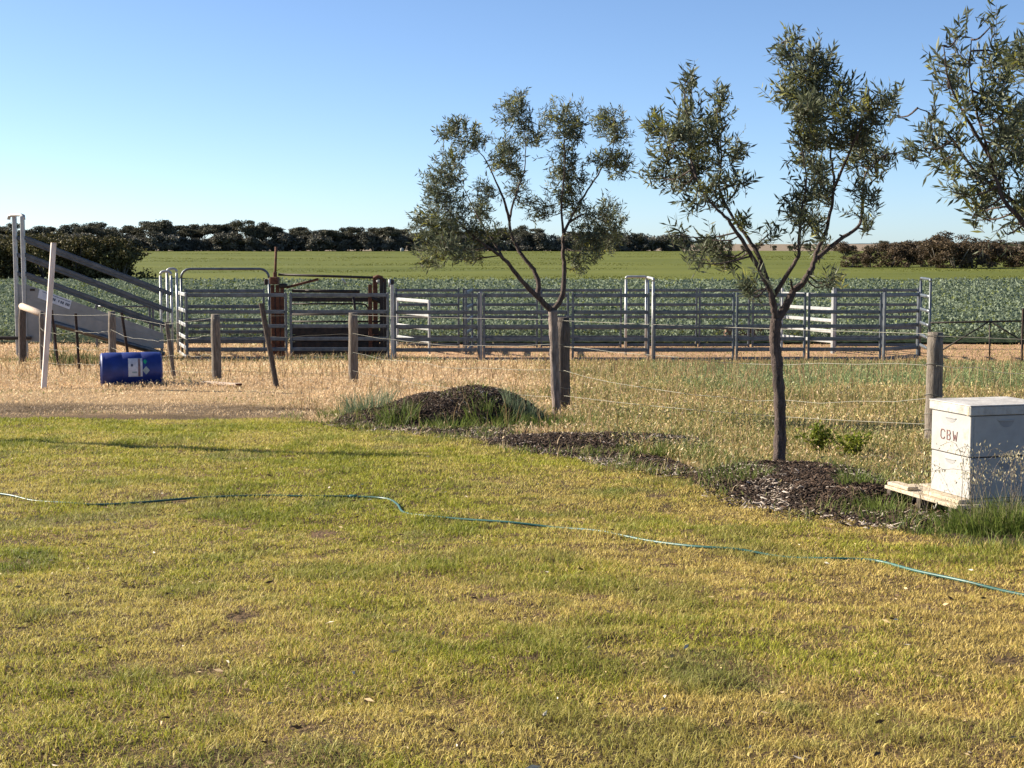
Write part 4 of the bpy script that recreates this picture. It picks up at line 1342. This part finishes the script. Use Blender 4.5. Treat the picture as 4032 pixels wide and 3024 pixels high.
C1 = Conv(1550, 300, 1.1057)
C2 = Conv(2450, 50, 1.2288)
acacia('acacia_tree', 'leftmost acacia, sparse open crown on a slim trunk beside the dark post', 16.6, C1,
       [(712, 1510), (702, 1300), (697, 1120), (692, 1020)], 0.056,
       [([(692, 1025), (625, 960), (550, 880), (480, 795), (400, 735), (330, 680), (250, 600), (200, 520)], 0.036, 0.004, -0.45),
        ([(628, 955), (630, 890), (600, 830), (545, 760), (510, 680), (505, 630), (520, 560), (545, 480), (570, 400), (572, 250), (545, 100)], 0.030, 0.003, (-0.02, 0.35)),
        ([(505, 630), (480, 540), (440, 450), (390, 350), (290, 260)], 0.018, 0.003, (0.1, -0.25)),
        ([(692, 1025), (735, 950), (742, 850), (738, 750), (740, 690), (770, 620), (830, 520), (900, 410), (950, 330), (965, 190)], 0.034, 0.004, 0.3),
        ([(740, 700), (730, 560), (745, 400), (740, 250), (735, 180)], 0.016, 0.003, (0.15, -0.2)),
        ([(760, 640), (830, 600), (890, 620), (960, 660)], 0.013, 0.003, (0.15, 0.5)),
        ([(480, 795), (420, 700), (360, 600), (300, 480), (240, 400)], 0.014, 0.003, (-0.2, 0.2))],
       [(545, 90, 24, 48), (530, 150, 66, 52), (570, 220, 40, 60), (735, 205, 92, 66), (780, 270, 50, 40), (950, 190, 66, 64), (985, 240, 50, 40), (940, 370, 90, 46), (980, 390, 50, 34),
        (280, 260, 86, 44), (360, 305, 60, 40), (240, 370, 60, 46), (480, 330, 56, 52), (480, 390, 56, 46), (740, 360, 56, 50), (760, 440, 74, 56), (740, 500, 60, 46), (230, 450, 76, 56), (205, 520, 64, 46), (250, 580, 86, 56),
        (400, 520, 46, 52), (380, 590, 46, 46), (160, 640, 84, 52), (250, 660, 86, 46), (200, 720, 86, 46), (160, 790, 46, 46), (270, 760, 86, 46), (360, 690, 56, 46), (450, 690, 52, 34), (350, 790, 36, 34), (650, 590, 52, 40),
        (540, 490, 36, 36), (580, 540, 46, 24), (790, 560, 56, 36), (830, 610, 46, 36), (940, 590, 46, 46), (965, 650, 64, 56), (870, 690, 74, 46), (960, 720, 46, 46), (830, 760, 64, 52), (800, 830, 34, 34), (540, 420, 36, 36), (625, 270, 26, 36)],
       0.064, 31, 1.45, 'pale_bark', 0.45, -0.25, 1.2)

LIMB2 = [([(745, 1490), (735, 1440), (722, 1370), (700, 1310), (640, 1200), (580, 1100), (510, 1000), (440, 930), (380, 850), (300, 700), (200, 590)], 0.030, 0.003, -0.35),
         ([(718, 1350), (660, 1180), (600, 1080), (540, 1000), (470, 850), (480, 700), (460, 500), (475, 370)], 0.019, 0.003, (-0.02, 0.25)),
         ([(745, 1490), (790, 1420), (830, 1350), (880, 1300), (920, 1230), (935, 1180), (960, 1120), (1000, 1000), (1025, 850), (1010, 700), (960, 450), (870, 250), (790, 130)], 0.032, 0.003, 0.2),
         ([(728, 1380), (790, 1280), (850, 1180), (855, 1100), (870, 950), (890, 800), (860, 600), (830, 450)], 0.019, 0.003, (0.0, -0.3)),
         ([(940, 1190), (1050, 1100), (1150, 1020), (1165, 850), (1190, 760), (1300, 680), (1420, 690)], 0.018, 0.003, (0.08, 0.35)),
         ([(1020, 860), (1090, 700), (1150, 560), (1210, 440)], 0.013, 0.003, (0.12, -0.25)),
         ([(380, 850), (330, 700), (310, 520), (300, 380)], 0.012, 0.003, (-0.25, -0.1)),
         ([(825, 1350), (818, 1310), (815, 1290)], 0.012, 0.005, (0.03, -0.05))]
BLOB2 = [(298, 390, 32, 70), (310, 480, 56, 64), (475, 410, 32, 70), (490, 500, 54, 64), (135, 560, 64, 54), (220, 610, 76, 56), (300, 640, 86, 74), (200, 680, 76, 46), (350, 740, 86, 66), (420, 600, 74, 74), (470, 700, 56, 56), (560, 690, 36, 46), (605, 650, 36, 46),
         (300, 820, 86, 56), (400, 860, 76, 46), (480, 900, 66, 46), (560, 830, 46, 36), (320, 920, 56, 34), (605, 800, 36, 26), (170, 790, 56, 44),
         (420, 1100, 52, 42), (480, 1160, 62, 52), (400, 1190, 70, 32), (520, 1210, 72, 42), (350, 1210, 34, 24), (590, 1020, 44, 34), (280, 1080, 34, 34), (700, 1070, 44, 32), (540, 1330, 42, 42), (640, 1360, 52, 30), (620, 1290, 32, 22),
         (785, 145, 34, 46), (850, 190, 64, 64), (920, 230, 74, 64), (1000, 240, 54, 54), (880, 290, 76, 56), (960, 320, 86, 66), (850, 380, 86, 66), (950, 430, 96, 76), (1050, 400, 66, 56), (820, 490, 76, 56), (920, 520, 86, 66), (1030, 500, 76, 66), (1150, 470, 66, 56), (1215, 440, 54, 46),
         (1200, 540, 86, 56), (860, 600, 76, 56), (960, 620, 76, 56), (1080, 600, 86, 56), (1180, 620, 86, 56), (1290, 620, 64, 46), (1340, 690, 64, 46), (1200, 700, 76, 46), (1310, 760, 46, 36), (1450, 675, 40, 34), (870, 690, 56, 56), (960, 740, 56, 46), (900, 800, 64, 46), (960, 860, 56, 46),
         (880, 880, 56, 46), (1000, 900, 46, 46), (830, 950, 56, 54), (820, 1020, 54, 34), (940, 1000, 54, 54), (960, 1080, 54, 34), (1180, 830, 44, 46), (1210, 920, 44, 44), (1160, 960, 34, 44), (1210, 1060, 26, 54), (990, 1150, 44, 34), (980, 1300, 52, 24), (1050, 1310, 34, 24), (790, 1130, 34, 24)]
acacia('acacia_tree', 'middle acacia, tallest in full view, forked dark trunk with two dense leaf masses', 10.8, C2,
       [(758, 2212), (764, 2040), (761, 1874), (750, 1700), (738, 1590), (745, 1480)], 0.046, LIMB2, BLOB2, 0.070, 32, 1.55, 'acacia_bark', 0.75, -0.45)
rb = random.Random(77)
extra = [(1960 + rb.uniform(0, 420), rb.uniform(120, 1020), rb.uniform(60, 100), rb.uniform(50, 80)) for _ in range(46)]
acacia('acacia_tree', 'right acacia, cut off by the right edge above the beehive', 9.0, C2,
       [(2140, 2300), (2130, 1900), (2110, 1600), (2090, 1400)], 0.055,
       [([(2090, 1405), (2020, 1150), (1944, 1020), (1880, 950), (1830, 870), (1780, 700), (1720, 500), (1680, 300), (1690, 130)], 0.024, 0.003, -0.2),
        ([(2050, 1250), (1960, 1000), (1850, 880), (1720, 780), (1600, 620), (1500, 500), (1430, 460)], 0.018, 0.003, (-0.05, 0.3)),
        ([(2090, 1405), (2130, 1150), (2160, 850), (2140, 550), (2100, 300)], 0.026, 0.003, 0.25),
        ([(1780, 700), (1660, 500), (1580, 330), (1555, 160)], 0.012, 0.003, (-0.1, -0.3)),
        ([(2140, 1000), (2260, 750), (2320, 500)], 0.02, 0.003, (0.1, 0.4))],
       [(1685, 110, 32, 60), (1740, 210, 64, 54), (1555, 150, 32, 54), (1500, 270, 44, 54), (1600, 240, 52, 54), (1790, 350, 54, 74), (1850, 350, 26, 54), (1540, 340, 54, 46), (1640, 360, 64, 64), (1435, 465, 44, 34), (1520, 500, 54, 46), (1620, 480, 74, 64), (1700, 450, 74, 64), (1780, 500, 64, 64), (1560, 580, 64, 54), (1660, 600, 74, 64),
        (1760, 620, 86, 66), (1870, 600, 64, 56), (1500, 640, 34, 26), (1640, 700, 74, 56), (1750, 730, 86, 66), (1860, 720, 76, 66), (1620, 780, 54, 46), (1720, 830, 86, 56), (1840, 820, 76, 56), (1930, 760, 56, 76), (1580, 870, 44, 24), (1700, 920, 74, 44), (1800, 960, 64, 46), (1900, 900, 56, 56), (1810, 1050, 34, 54), (1940, 1000, 46, 46), (1760, 1000, 44, 34)] + extra,
       0.074, 33, 1.1, 'acacia_bark', 0.7, -0.35)

# ------------------------------------------------------------------ beehive on a pallet
A = np.array([-0.275, 0.9614, 0.0])     # along the front face, away from the viewer
B = np.array([0.9614, 0.275, 0.0])      # along the side face, to the right
ZU = np.array([0, 0, 1.0])
base = at(3814, 1990, 8.44)
base[2] = EYE - 1.435
NC = base.copy()                        # near bottom corner of the lower box
t = thing('beehive', NC + A * 0.2 + B * 0.25, 'white two-storey wooden beehive with weathered lid beside the right acacia', 'beehive')


def hv(a, b_, z): return NC + A * a + B * b_ + ZU * z


W_, L_ = 0.41, 0.51
MB().box(hv(W_ / 2, L_ / 2 - 0.03, 0.011), (W_ + 0.0, L_ + 0.07, 0.022), A, B, ZU, bev=0.003).build('bottom_board', 'pallet_wood', t)


def super_box(z0, h, off, nm, label=None):
    """hive body of four boards with finger-hold recesses"""
    th = 0.022
    root_ = None
    mb = MB().box(hv(W_ / 2, th / 2 + off, z0 + h / 2), (W_, th, h), A, B, ZU, bev=0.003)      # front board
    root_ = mb.build(nm, 'hive_paint', t, label)
    MB().box(hv(th / 2 + 0.0, L_ / 2 + off, z0 + h / 2), (th, L_ - 2 * th, h - 0.002), A, B, ZU, bev=0.002).build('side_board', 'hive_paint', root_)
    MB().box(hv(W_ - th / 2, L_ / 2 + off, z0 + h / 2), (th, L_ - 2 * th, h - 0.002), A, B, ZU, bev=0.002).build('side_board', 'hive_paint', root_)
    MB().box(hv(W_ / 2, L_ - th / 2 + off, z0 + h / 2), (W_, th, h), A, B, ZU, bev=0.003).build('back_board', 'hive_paint', root_)
    return root_


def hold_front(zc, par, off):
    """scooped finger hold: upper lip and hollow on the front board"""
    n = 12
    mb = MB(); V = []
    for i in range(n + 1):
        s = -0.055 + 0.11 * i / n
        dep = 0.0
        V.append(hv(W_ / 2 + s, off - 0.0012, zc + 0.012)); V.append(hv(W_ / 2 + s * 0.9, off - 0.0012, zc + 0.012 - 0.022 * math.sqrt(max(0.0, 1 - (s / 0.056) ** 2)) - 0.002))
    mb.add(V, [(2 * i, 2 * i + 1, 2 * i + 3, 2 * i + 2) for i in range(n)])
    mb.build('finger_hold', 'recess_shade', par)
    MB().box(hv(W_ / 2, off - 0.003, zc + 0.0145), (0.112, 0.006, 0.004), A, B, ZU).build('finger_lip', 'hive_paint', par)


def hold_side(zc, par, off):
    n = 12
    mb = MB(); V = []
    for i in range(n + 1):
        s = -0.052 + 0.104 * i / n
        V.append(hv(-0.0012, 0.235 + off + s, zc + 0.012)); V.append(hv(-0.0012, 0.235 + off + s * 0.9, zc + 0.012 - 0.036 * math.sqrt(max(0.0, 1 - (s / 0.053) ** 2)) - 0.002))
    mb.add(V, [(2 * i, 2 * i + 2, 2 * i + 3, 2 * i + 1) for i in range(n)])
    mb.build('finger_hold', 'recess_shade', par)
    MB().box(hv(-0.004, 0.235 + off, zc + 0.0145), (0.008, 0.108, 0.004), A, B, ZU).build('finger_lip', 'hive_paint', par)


lower = super_box(0.024, 0.238, 0.004, 'lower_box')
upper = super_box(0.268, 0.238, 0.0, 'upper_box')
hold_front(0.218, lower, 0.004); hold_front(0.462, upper, 0.0); hold_side(0.462, upper, 0.0); hold_side(0.215, lower, 0.004)
# seam shadow gap
MB().box(hv(W_ / 2, L_ / 2, 0.264), (W_ - 0.014, L_ - 0.014, 0.010), A, B, ZU).build('seam', 'dark_steel', t)
# lid: frame of boards under a weathered flat sheet
lid = MB().box(hv(W_ / 2, L_ / 2, 0.508 + 0.0275), (W_ + 0.024, L_ + 0.024, 0.052), A, B, ZU, bev=0.004).build('lid', 'lid_paint', t)
MB().box(hv(W_ / 2, L_ / 2, 0.566), (W_ + 0.028, L_ + 0.028, 0.006), A, B, ZU, bev=0.002).build('lid_sheet', 'lid_top', lid)
MB().box(hv(0.012, -0.0135, 0.535), (0.022, 0.004, 0.05), A, B, ZU).build('corner_board', 'pallet_wood', lid)


# burnt-in letters C B W on the front board of the upper box: strokes as thin raised bars
def stroke(pts, par):
    mb = MB()
    for (a0, z0), (a1, z1) in zip(pts[:-1], pts[1:]):
        d = np.array([a1 - a0, z1 - z0]); L = np.hypot(*d); d = d / L
        du = A * (-d[0]) + ZU * d[1]
        dv = A * d[1] + ZU * d[0]
        mb.box(hv(W_ - (a0 + a1) / 2, -0.0012, 0.266 + (z0 + z1) / 2), (L + 0.004, 0.0036, 0.0058), du, B, np.cross(du, B))
    return mb.build('letter', 'letter_ink', par)


lx = 0.105; lh = 0.054; z0 = 0.080
C_ = [(lx + 0.040, z0 + 0.044), (lx + 0.030, z0 + lh), (lx + 0.010, z0 + lh), (lx, z0 + 0.042), (lx, z0 + 0.012), (lx + 0.010, z0), (lx + 0.030, z0), (lx + 0.040, z0 + 0.010)]
stroke(C_, upper)
bx = lx + 0.066
stroke([(bx, z0), (bx, z0 + lh), (bx + 0.026, z0 + lh), (bx + 0.034, z0 + 0.042), (bx + 0.026, z0 + 0.028), (bx + 0.034, z0 + 0.012), (bx + 0.026, z0), (bx, z0)], upper)
stroke([(bx, z0 + 0.028), (bx + 0.027, z0 + 0.028)], upper)
wx = lx + 0.127
stroke([(wx, z0 + lh), (wx + 0.010, z0), (wx + 0.022, z0 + 0.034), (wx + 0.034, z0), (wx + 0.044, z0 + lh)], upper)

# pallet under the hive
t = thing('timber_pallet', hv(0.3, 0.1, -0.07), 'low pale timber pallet under the beehive with a plank sticking out left', 'pallet')
zt = -0.012
for off, la, lb, zz in [(-0.085, -0.03, 0.80, 0.0), (-0.215, 0.30, 0.62, 0.004)]:
    pass
MB().box(hv(0.36, -0.055, zt), (0.80, 0.10, 0.022), A, B, ZU, bev=0.003).build('plank', 'pallet_wood', t)
MB().box(hv(0.62, -0.06, zt + 0.0245), (0.24, 0.075, 0.022), A, B, ZU, bev=0.003).build('plank', 'pallet_wood', t)
for b_ in (0.08, 0.21, 0.34, 0.47):
    MB().box(hv(0.36, b_ - 0.02, zt), (0.80, 0.10, 0.020), A, B, ZU, bev=0.003).build('plank', 'pallet_wood', t)
for a_ in (0.02, 0.36, 0.70):
    MB().box(hv(a_, 0.2, zt - 0.048), (0.045, 0.62, 0.075), A, B, ZU, bev=0.004).build('bearer', 'dark_wood', t)
MB().tube([hv(0.16, -0.104, -0.01), hv(0.16, -0.112, -0.04), hv(0.175, -0.112, -0.055), hv(0.19, -0.11, -0.04)], 0.006, 6).build('hook', 'wire_steel', t)

# ------------------------------------------------------------------ garden hose
HP = [(-260, 1050), (-120, 1062), (0, 1073), (60, 1082), (130, 1090), (200, 1091), (300, 1088), (420, 1081), (550, 1074), (650, 1075), (760, 1074), (830, 1079), (855, 1092), (870, 1112), (915, 1124), (1000, 1131), (1100, 1137), (1200, 1142), (1300, 1155), (1400, 1172), (1500, 1186), (1600, 1194), (1700, 1203), (1800, 1211), (1900, 1216), (1990, 1237), (2100, 1262), (2212, 1280), (2400, 1310)]
hp = []
for i, (a, b_) in enumerate(HP):
    q = ground_hit(a * 1.8228, b_ * 1.8228)
    q[2] = gz(q[0], q[1]) + 0.010 + 0.005 * math.sin(i * 1.3)
    hp.append(q)
t = thing('garden_hose', hp[14], 'thin green garden hose snaking across the lawn', 'hose')
MB().tube(smooth_path(hp, 8), 0.0072, 8).build('tubing', 'hose_rubber', t)
q = hp[10]
d = hp[11] - hp[9]; d /= np.linalg.norm(d)
MB().tube([q - d * 0.025, q - d * 0.02, q + d * 0.02, q + d * 0.025], [0.010, 0.013, 0.013, 0.010], 10).build('joiner', 'hose_rubber', t)

# tall pole left of the view; its long shadow lies across the lawn
tip = ground_hit(1660, 1806)
L_sh = 9.5
sd = np.array([TO_SUN.x, TO_SUN.y]); sd /= np.linalg.norm(sd)
pb = np.array([tip[0] + sd[0] * L_sh, tip[1] + sd[1] * L_sh, 0.0]); pb[2] = float(H(pb[0], pb[1]))
hp_ = tip[2] + L_sh * math.tan(SUN_EL) - pb[2]
t = thing('timber_pole', pb, 'tall timber pole left of the lawn that throws the long thin shadow', 'pole')
MB().tube([pb - [0, 0, 0.3], pb + [0, 0, hp_]], [0.11, 0.09], 12).build('shaft', 'old_wood', t)
MB().tube([pb + [0, 0, hp_ - 0.002], pb + [0, 0, hp_ + 0.03]], [0.095, 0.07], 12).build('cap', 'galv', t)


# ------------------------------------------------------------------ weeds and tufts
def tuft(name, label, cat, px, Y, n, hgt, spread, wid, c_lo, c_hi, lean=0.6, group=None, seedheads=0, dz=0.0, seed=0):
    rng = np.random.default_rng(1000 + seed)
    b = gnd(px, Y); b[2] = float(gz(b[0], b[1]) + mound_z(b[0], b[1])) + dz
    root = thing(name, b, label, cat, group)
    a = rng.random(n) * 6.283; r = np.sqrt(rng.random(n)) * spread
    P = np.stack([b[0] + np.cos(a) * r, b[1] + np.sin(a) * r * 0.8, np.zeros(n)], 1)
    P[:, 2] = gz(P[:, 0], P[:, 1]) + mound_z(P[:, 0], P[:, 1]) - 0.01
    col = mixc(np.array([c_lo]), np.array([c_hi]), rng.random(n))
    geo = blades(P, hgt * (0.45 + 0.65 * rng.random(n)), wid * (0.7 + 0.6 * rng.random(n)), lean * (0.2 + rng.random(n)), col, a + rng.normal(size=n) * 0.7, rng)
    np_mesh('blades', *geo, 'grass_blade', root, b)
    if seedheads:
        st = MB(); LV = []
        for k in range(seedheads):
            q = P[rng.integers(n)].copy()
            h_ = hgt * rng.uniform(1.0, 1.7)
            dx = np.array([rng.normal() * 0.10 + 0.04, rng.normal() * 0.08, 0])
            tip_ = q + dx + [0, 0, h_]
            pts = smooth_path([q, q + dx * 0.3 + [0, 0, h_ * 0.55], tip_, tip_ + dx * 0.9 - [0, 0, 0.02]], 4)
            st.tube(pts, 0.0013, 3, cap=False)
            m = 12
            f_ = rng.integers(len(pts) - 6, len(pts), m)
            LP = np.array([pts[i] for i in f_]) + rng.normal(size=(m, 3)) * 0.018
            LD = np.stack([rng.normal(size=m) * 0.4, rng.normal(size=m) * 0.4, -np.ones(m)], 1); LD /= np.linalg.norm(LD, axis=1)[:, None]
            ll = 0.013 + 0.008 * rng.random(m)
            LV.append(leaves(LP, LD, ll, ll * 0.4, mixc(np.array([[0.40, 0.34, 0.19]]), np.array([[0.62, 0.55, 0.36]]), rng.random(m)), rng, 0.3))
        st.build('stalks', 'old_wood', root)['kind'] = 'stuff'
        np_mesh('seed_heads', *merge(LV), 'grass_blade', root, b)['kind'] = 'stuff'
    return root


G1, G2 = (0.065, 0.105, 0.018), (0.20, 0.24, 0.055)
S1, S2 = (0.09, 0.125, 0.06), (0.24, 0.28, 0.17)
k = 0
for px, Y, n, h_, sp_, lab in [
    (1345, 16.3, 120, 0.16, 0.26, 'leafy green weed tuft at the left foot of the mulch mound'),
    (1440, 16.0, 140, 0.24, 0.28, 'tall grey-green weed with arching leaves left of the mulch mound'),
    (1560, 15.2, 120, 0.16, 0.22, 'bright weed tuft in front of the mound at its left end'),
    (1760, 14.9, 110, 0.12, 0.28, 'low weed tuft in front of the mulch mound, centre'),
    (1950, 15.2, 140, 0.15, 0.30, 'weed tuft in front of the mound at its right end'),
    (2060, 15.6, 120, 0.20, 0.20, 'grey-green grass tuft between the mound and the left acacia trunk'),
    (2150, 15.2, 110, 0.14, 0.22, 'green tuft in front of the left acacia trunk'),
    (2290, 15.4, 100, 0.14, 0.25, 'green tuft right of the left acacia trunk'),
    (2560, 12.1, 130, 0.12, 0.28, 'green tuft at the lawn edge below the middle mulch bed'),
    (2690, 12.0, 240, 0.19, 0.26, 'bright green grass clump left of the middle acacia trunk'),
    (2790, 11.7, 130, 0.13, 0.22, 'smaller grass clump just left of the middle acacia trunk'),
    (2870, 10.2, 150, 0.13, 0.20, 'green tuft in front of the middle acacia trunk'),
    (2960, 9.9, 120, 0.11, 0.18, 'low tuft on the mulch below the middle acacia'),
    (3210, 11.0, 100, 0.12, 0.18, 'small dark tuft right of the middle acacia trunk'),
    (3400, 9.4, 160, 0.16, 0.16, 'upright grass tuft on the mulch left of the pallet'),
    (3480, 8.75, 150, 0.14, 0.15, 'grass tuft just left of the pallet plank end'),
    (3560, 8.35, 150, 0.10, 0.24, 'grass tuft in front of the left end of the pallet'),
    (3660, 8.0, 150, 0.07, 0.24, 'grass in front of the middle of the pallet'),
    (3780, 7.85, 200, 0.06, 0.22, 'grass in front of the near corner of the beehive'),
    (3870, 8.0, 380, 0.17, 0.22, 'tall green grass clump against the shaded hive side'),
    (3970, 7.9, 460, 0.19, 0.26, 'tallest green grass clump at the right edge before the hive'),
    (4080, 7.9, 420, 0.22, 0.20, 'green grass clump past the right edge before the hive')]:
    grey = 'grey-green' in lab
    if Y > 14.5: n, h_ = n * 2, h_ * 1.25
    tuft('grass_tuft', lab, 'grass tuft', px, Y, n, h_, sp_, 0.0065 if Y > 12 else 0.005, S1 if grey else G1, S2 if grey else G2, 0.8, 'weed tufts along the lawn edge', seed=k)
    k += 1
tuft('wild_oats', 'feathery wild oats with pale seed heads before the shaded hive side', 'wild oats', 3900, 7.95, 60, 0.30, 0.16, 0.004, (0.16, 0.16, 0.06), (0.32, 0.28, 0.13), 0.5, None, 18, seed=61)
tuft('wild_oats', 'wild oats with pale seed heads at the right edge before the hive', 'wild oats', 4010, 7.9, 60, 0.30, 0.16, 0.004, (0.16, 0.16, 0.06), (0.32, 0.28, 0.13), 0.5, None, 22, seed=62)
tuft('wild_oats', 'thin wild oat stems left of the hive throwing shadows on its front', 'wild oats', 3600, 8.6, 16, 0.22, 0.12, 0.003, (0.20, 0.17, 0.08), (0.34, 0.28, 0.15), 0.5, None, 6, seed=63)


def leafy_weed(name, label, px, Y, h_, w_, seed):
    rng = np.random.default_rng(seed)
    b = gnd(px, Y); b[2] = float(gz(b[0], b[1]))
    root = thing(name, b, label, 'weed')
    st = MB(); LV = []
    for k in range(11):
        a = rng.random() * 6.283
        tip_ = b + np.array([math.cos(a) * w_ * rng.random(), math.sin(a) * w_ * 0.7 * rng.random(), h_ * rng.uniform(0.55, 1.0)])
        pts = smooth_path([b, (b + tip_) / 2 + [0, 0, h_ * 0.12], tip_], 5)
        st.tube(pts, 0.003, 4, cap=False)
        m = 34
        i_ = rng.integers(2, len(pts), m)
        LP = np.array([pts[i] for i in i_]) + rng.normal(size=(m, 3)) * 0.022
        LD = rng.normal(size=(m, 3)); LD[:, 2] = np.abs(LD[:, 2]) * 0.5; LD /= np.linalg.norm(LD, axis=1)[:, None]
        ll = 0.03 + 0.025 * rng.random(m)
        LV.append(leaves(LP, LD, ll, ll * 0.5, mixc(np.array([[0.08, 0.12, 0.015]]), np.array([[0.26, 0.28, 0.04]]), rng.random(m)), rng, 0.2))
    st.build('stems', 'acacia_bark', root)
    np_mesh('foliage', *merge(LV), 'grass_blade', root, b)


leafy_weed('leafy_weed', 'bright yellow-green leafy weed right of the middle acacia trunk', 3235, 12.2, 0.24, 0.20, 301)
leafy_weed('leafy_weed', 'larger bright green leafy weed between the middle acacia and the hive', 3370, 11.8, 0.22, 0.22, 302)
leafy_weed('leafy_weed', 'small leafy weed growing on top of the mulch mound', 1850, 15.75, 0.30, 0.12, 303)

for k, (px, Y, n, h_, sp_, lab) in enumerate([(262, 33.6, 160, 0.55, 0.45, 'tall green weeds under the loading ramp behind the dark pickets'), (345, 33.8, 120, 0.42, 0.4, 'green weeds under the loading ramp behind the drum'), (1230, 37.2, 160, 0.28, 0.6, 'green weeds along the foot of the crush'), (1420, 37.2, 160, 0.26, 0.6, 'green weeds at the right foot of the crush'), (1640, 37.0, 150, 0.22, 0.6, 'dark green weeds at the foot of the panel right of the crush')]):
    tuft('weed_clump', lab, 'weeds', px, Y, n, h_, sp_, 0.016, (0.07, 0.095, 0.03), (0.19, 0.21, 0.08), 0.7, None, seed=80 + k)

# pipe gate seen past the ramp
Yg = 43.0
g = gnd(500, Yg)
t = thing('pipe_gate', g, 'thin grey pipe gate seen past the lower end of the ramp', 'gate')
for px in (380, 590, 603):
    b = gnd(px, Yg); q = at(px, 1206, Yg)
    MB().box((b + q) / 2, (0.06, 0.06, q[2] - b[2] + 0.1), bev=0.008).build('post', 'galv', t)
for py in (1206, 1250, 1300):
    MB().tube([at(380, py, Yg), at(590, py + 1, Yg)], 0.025, 8).build('rail', 'galv', t)
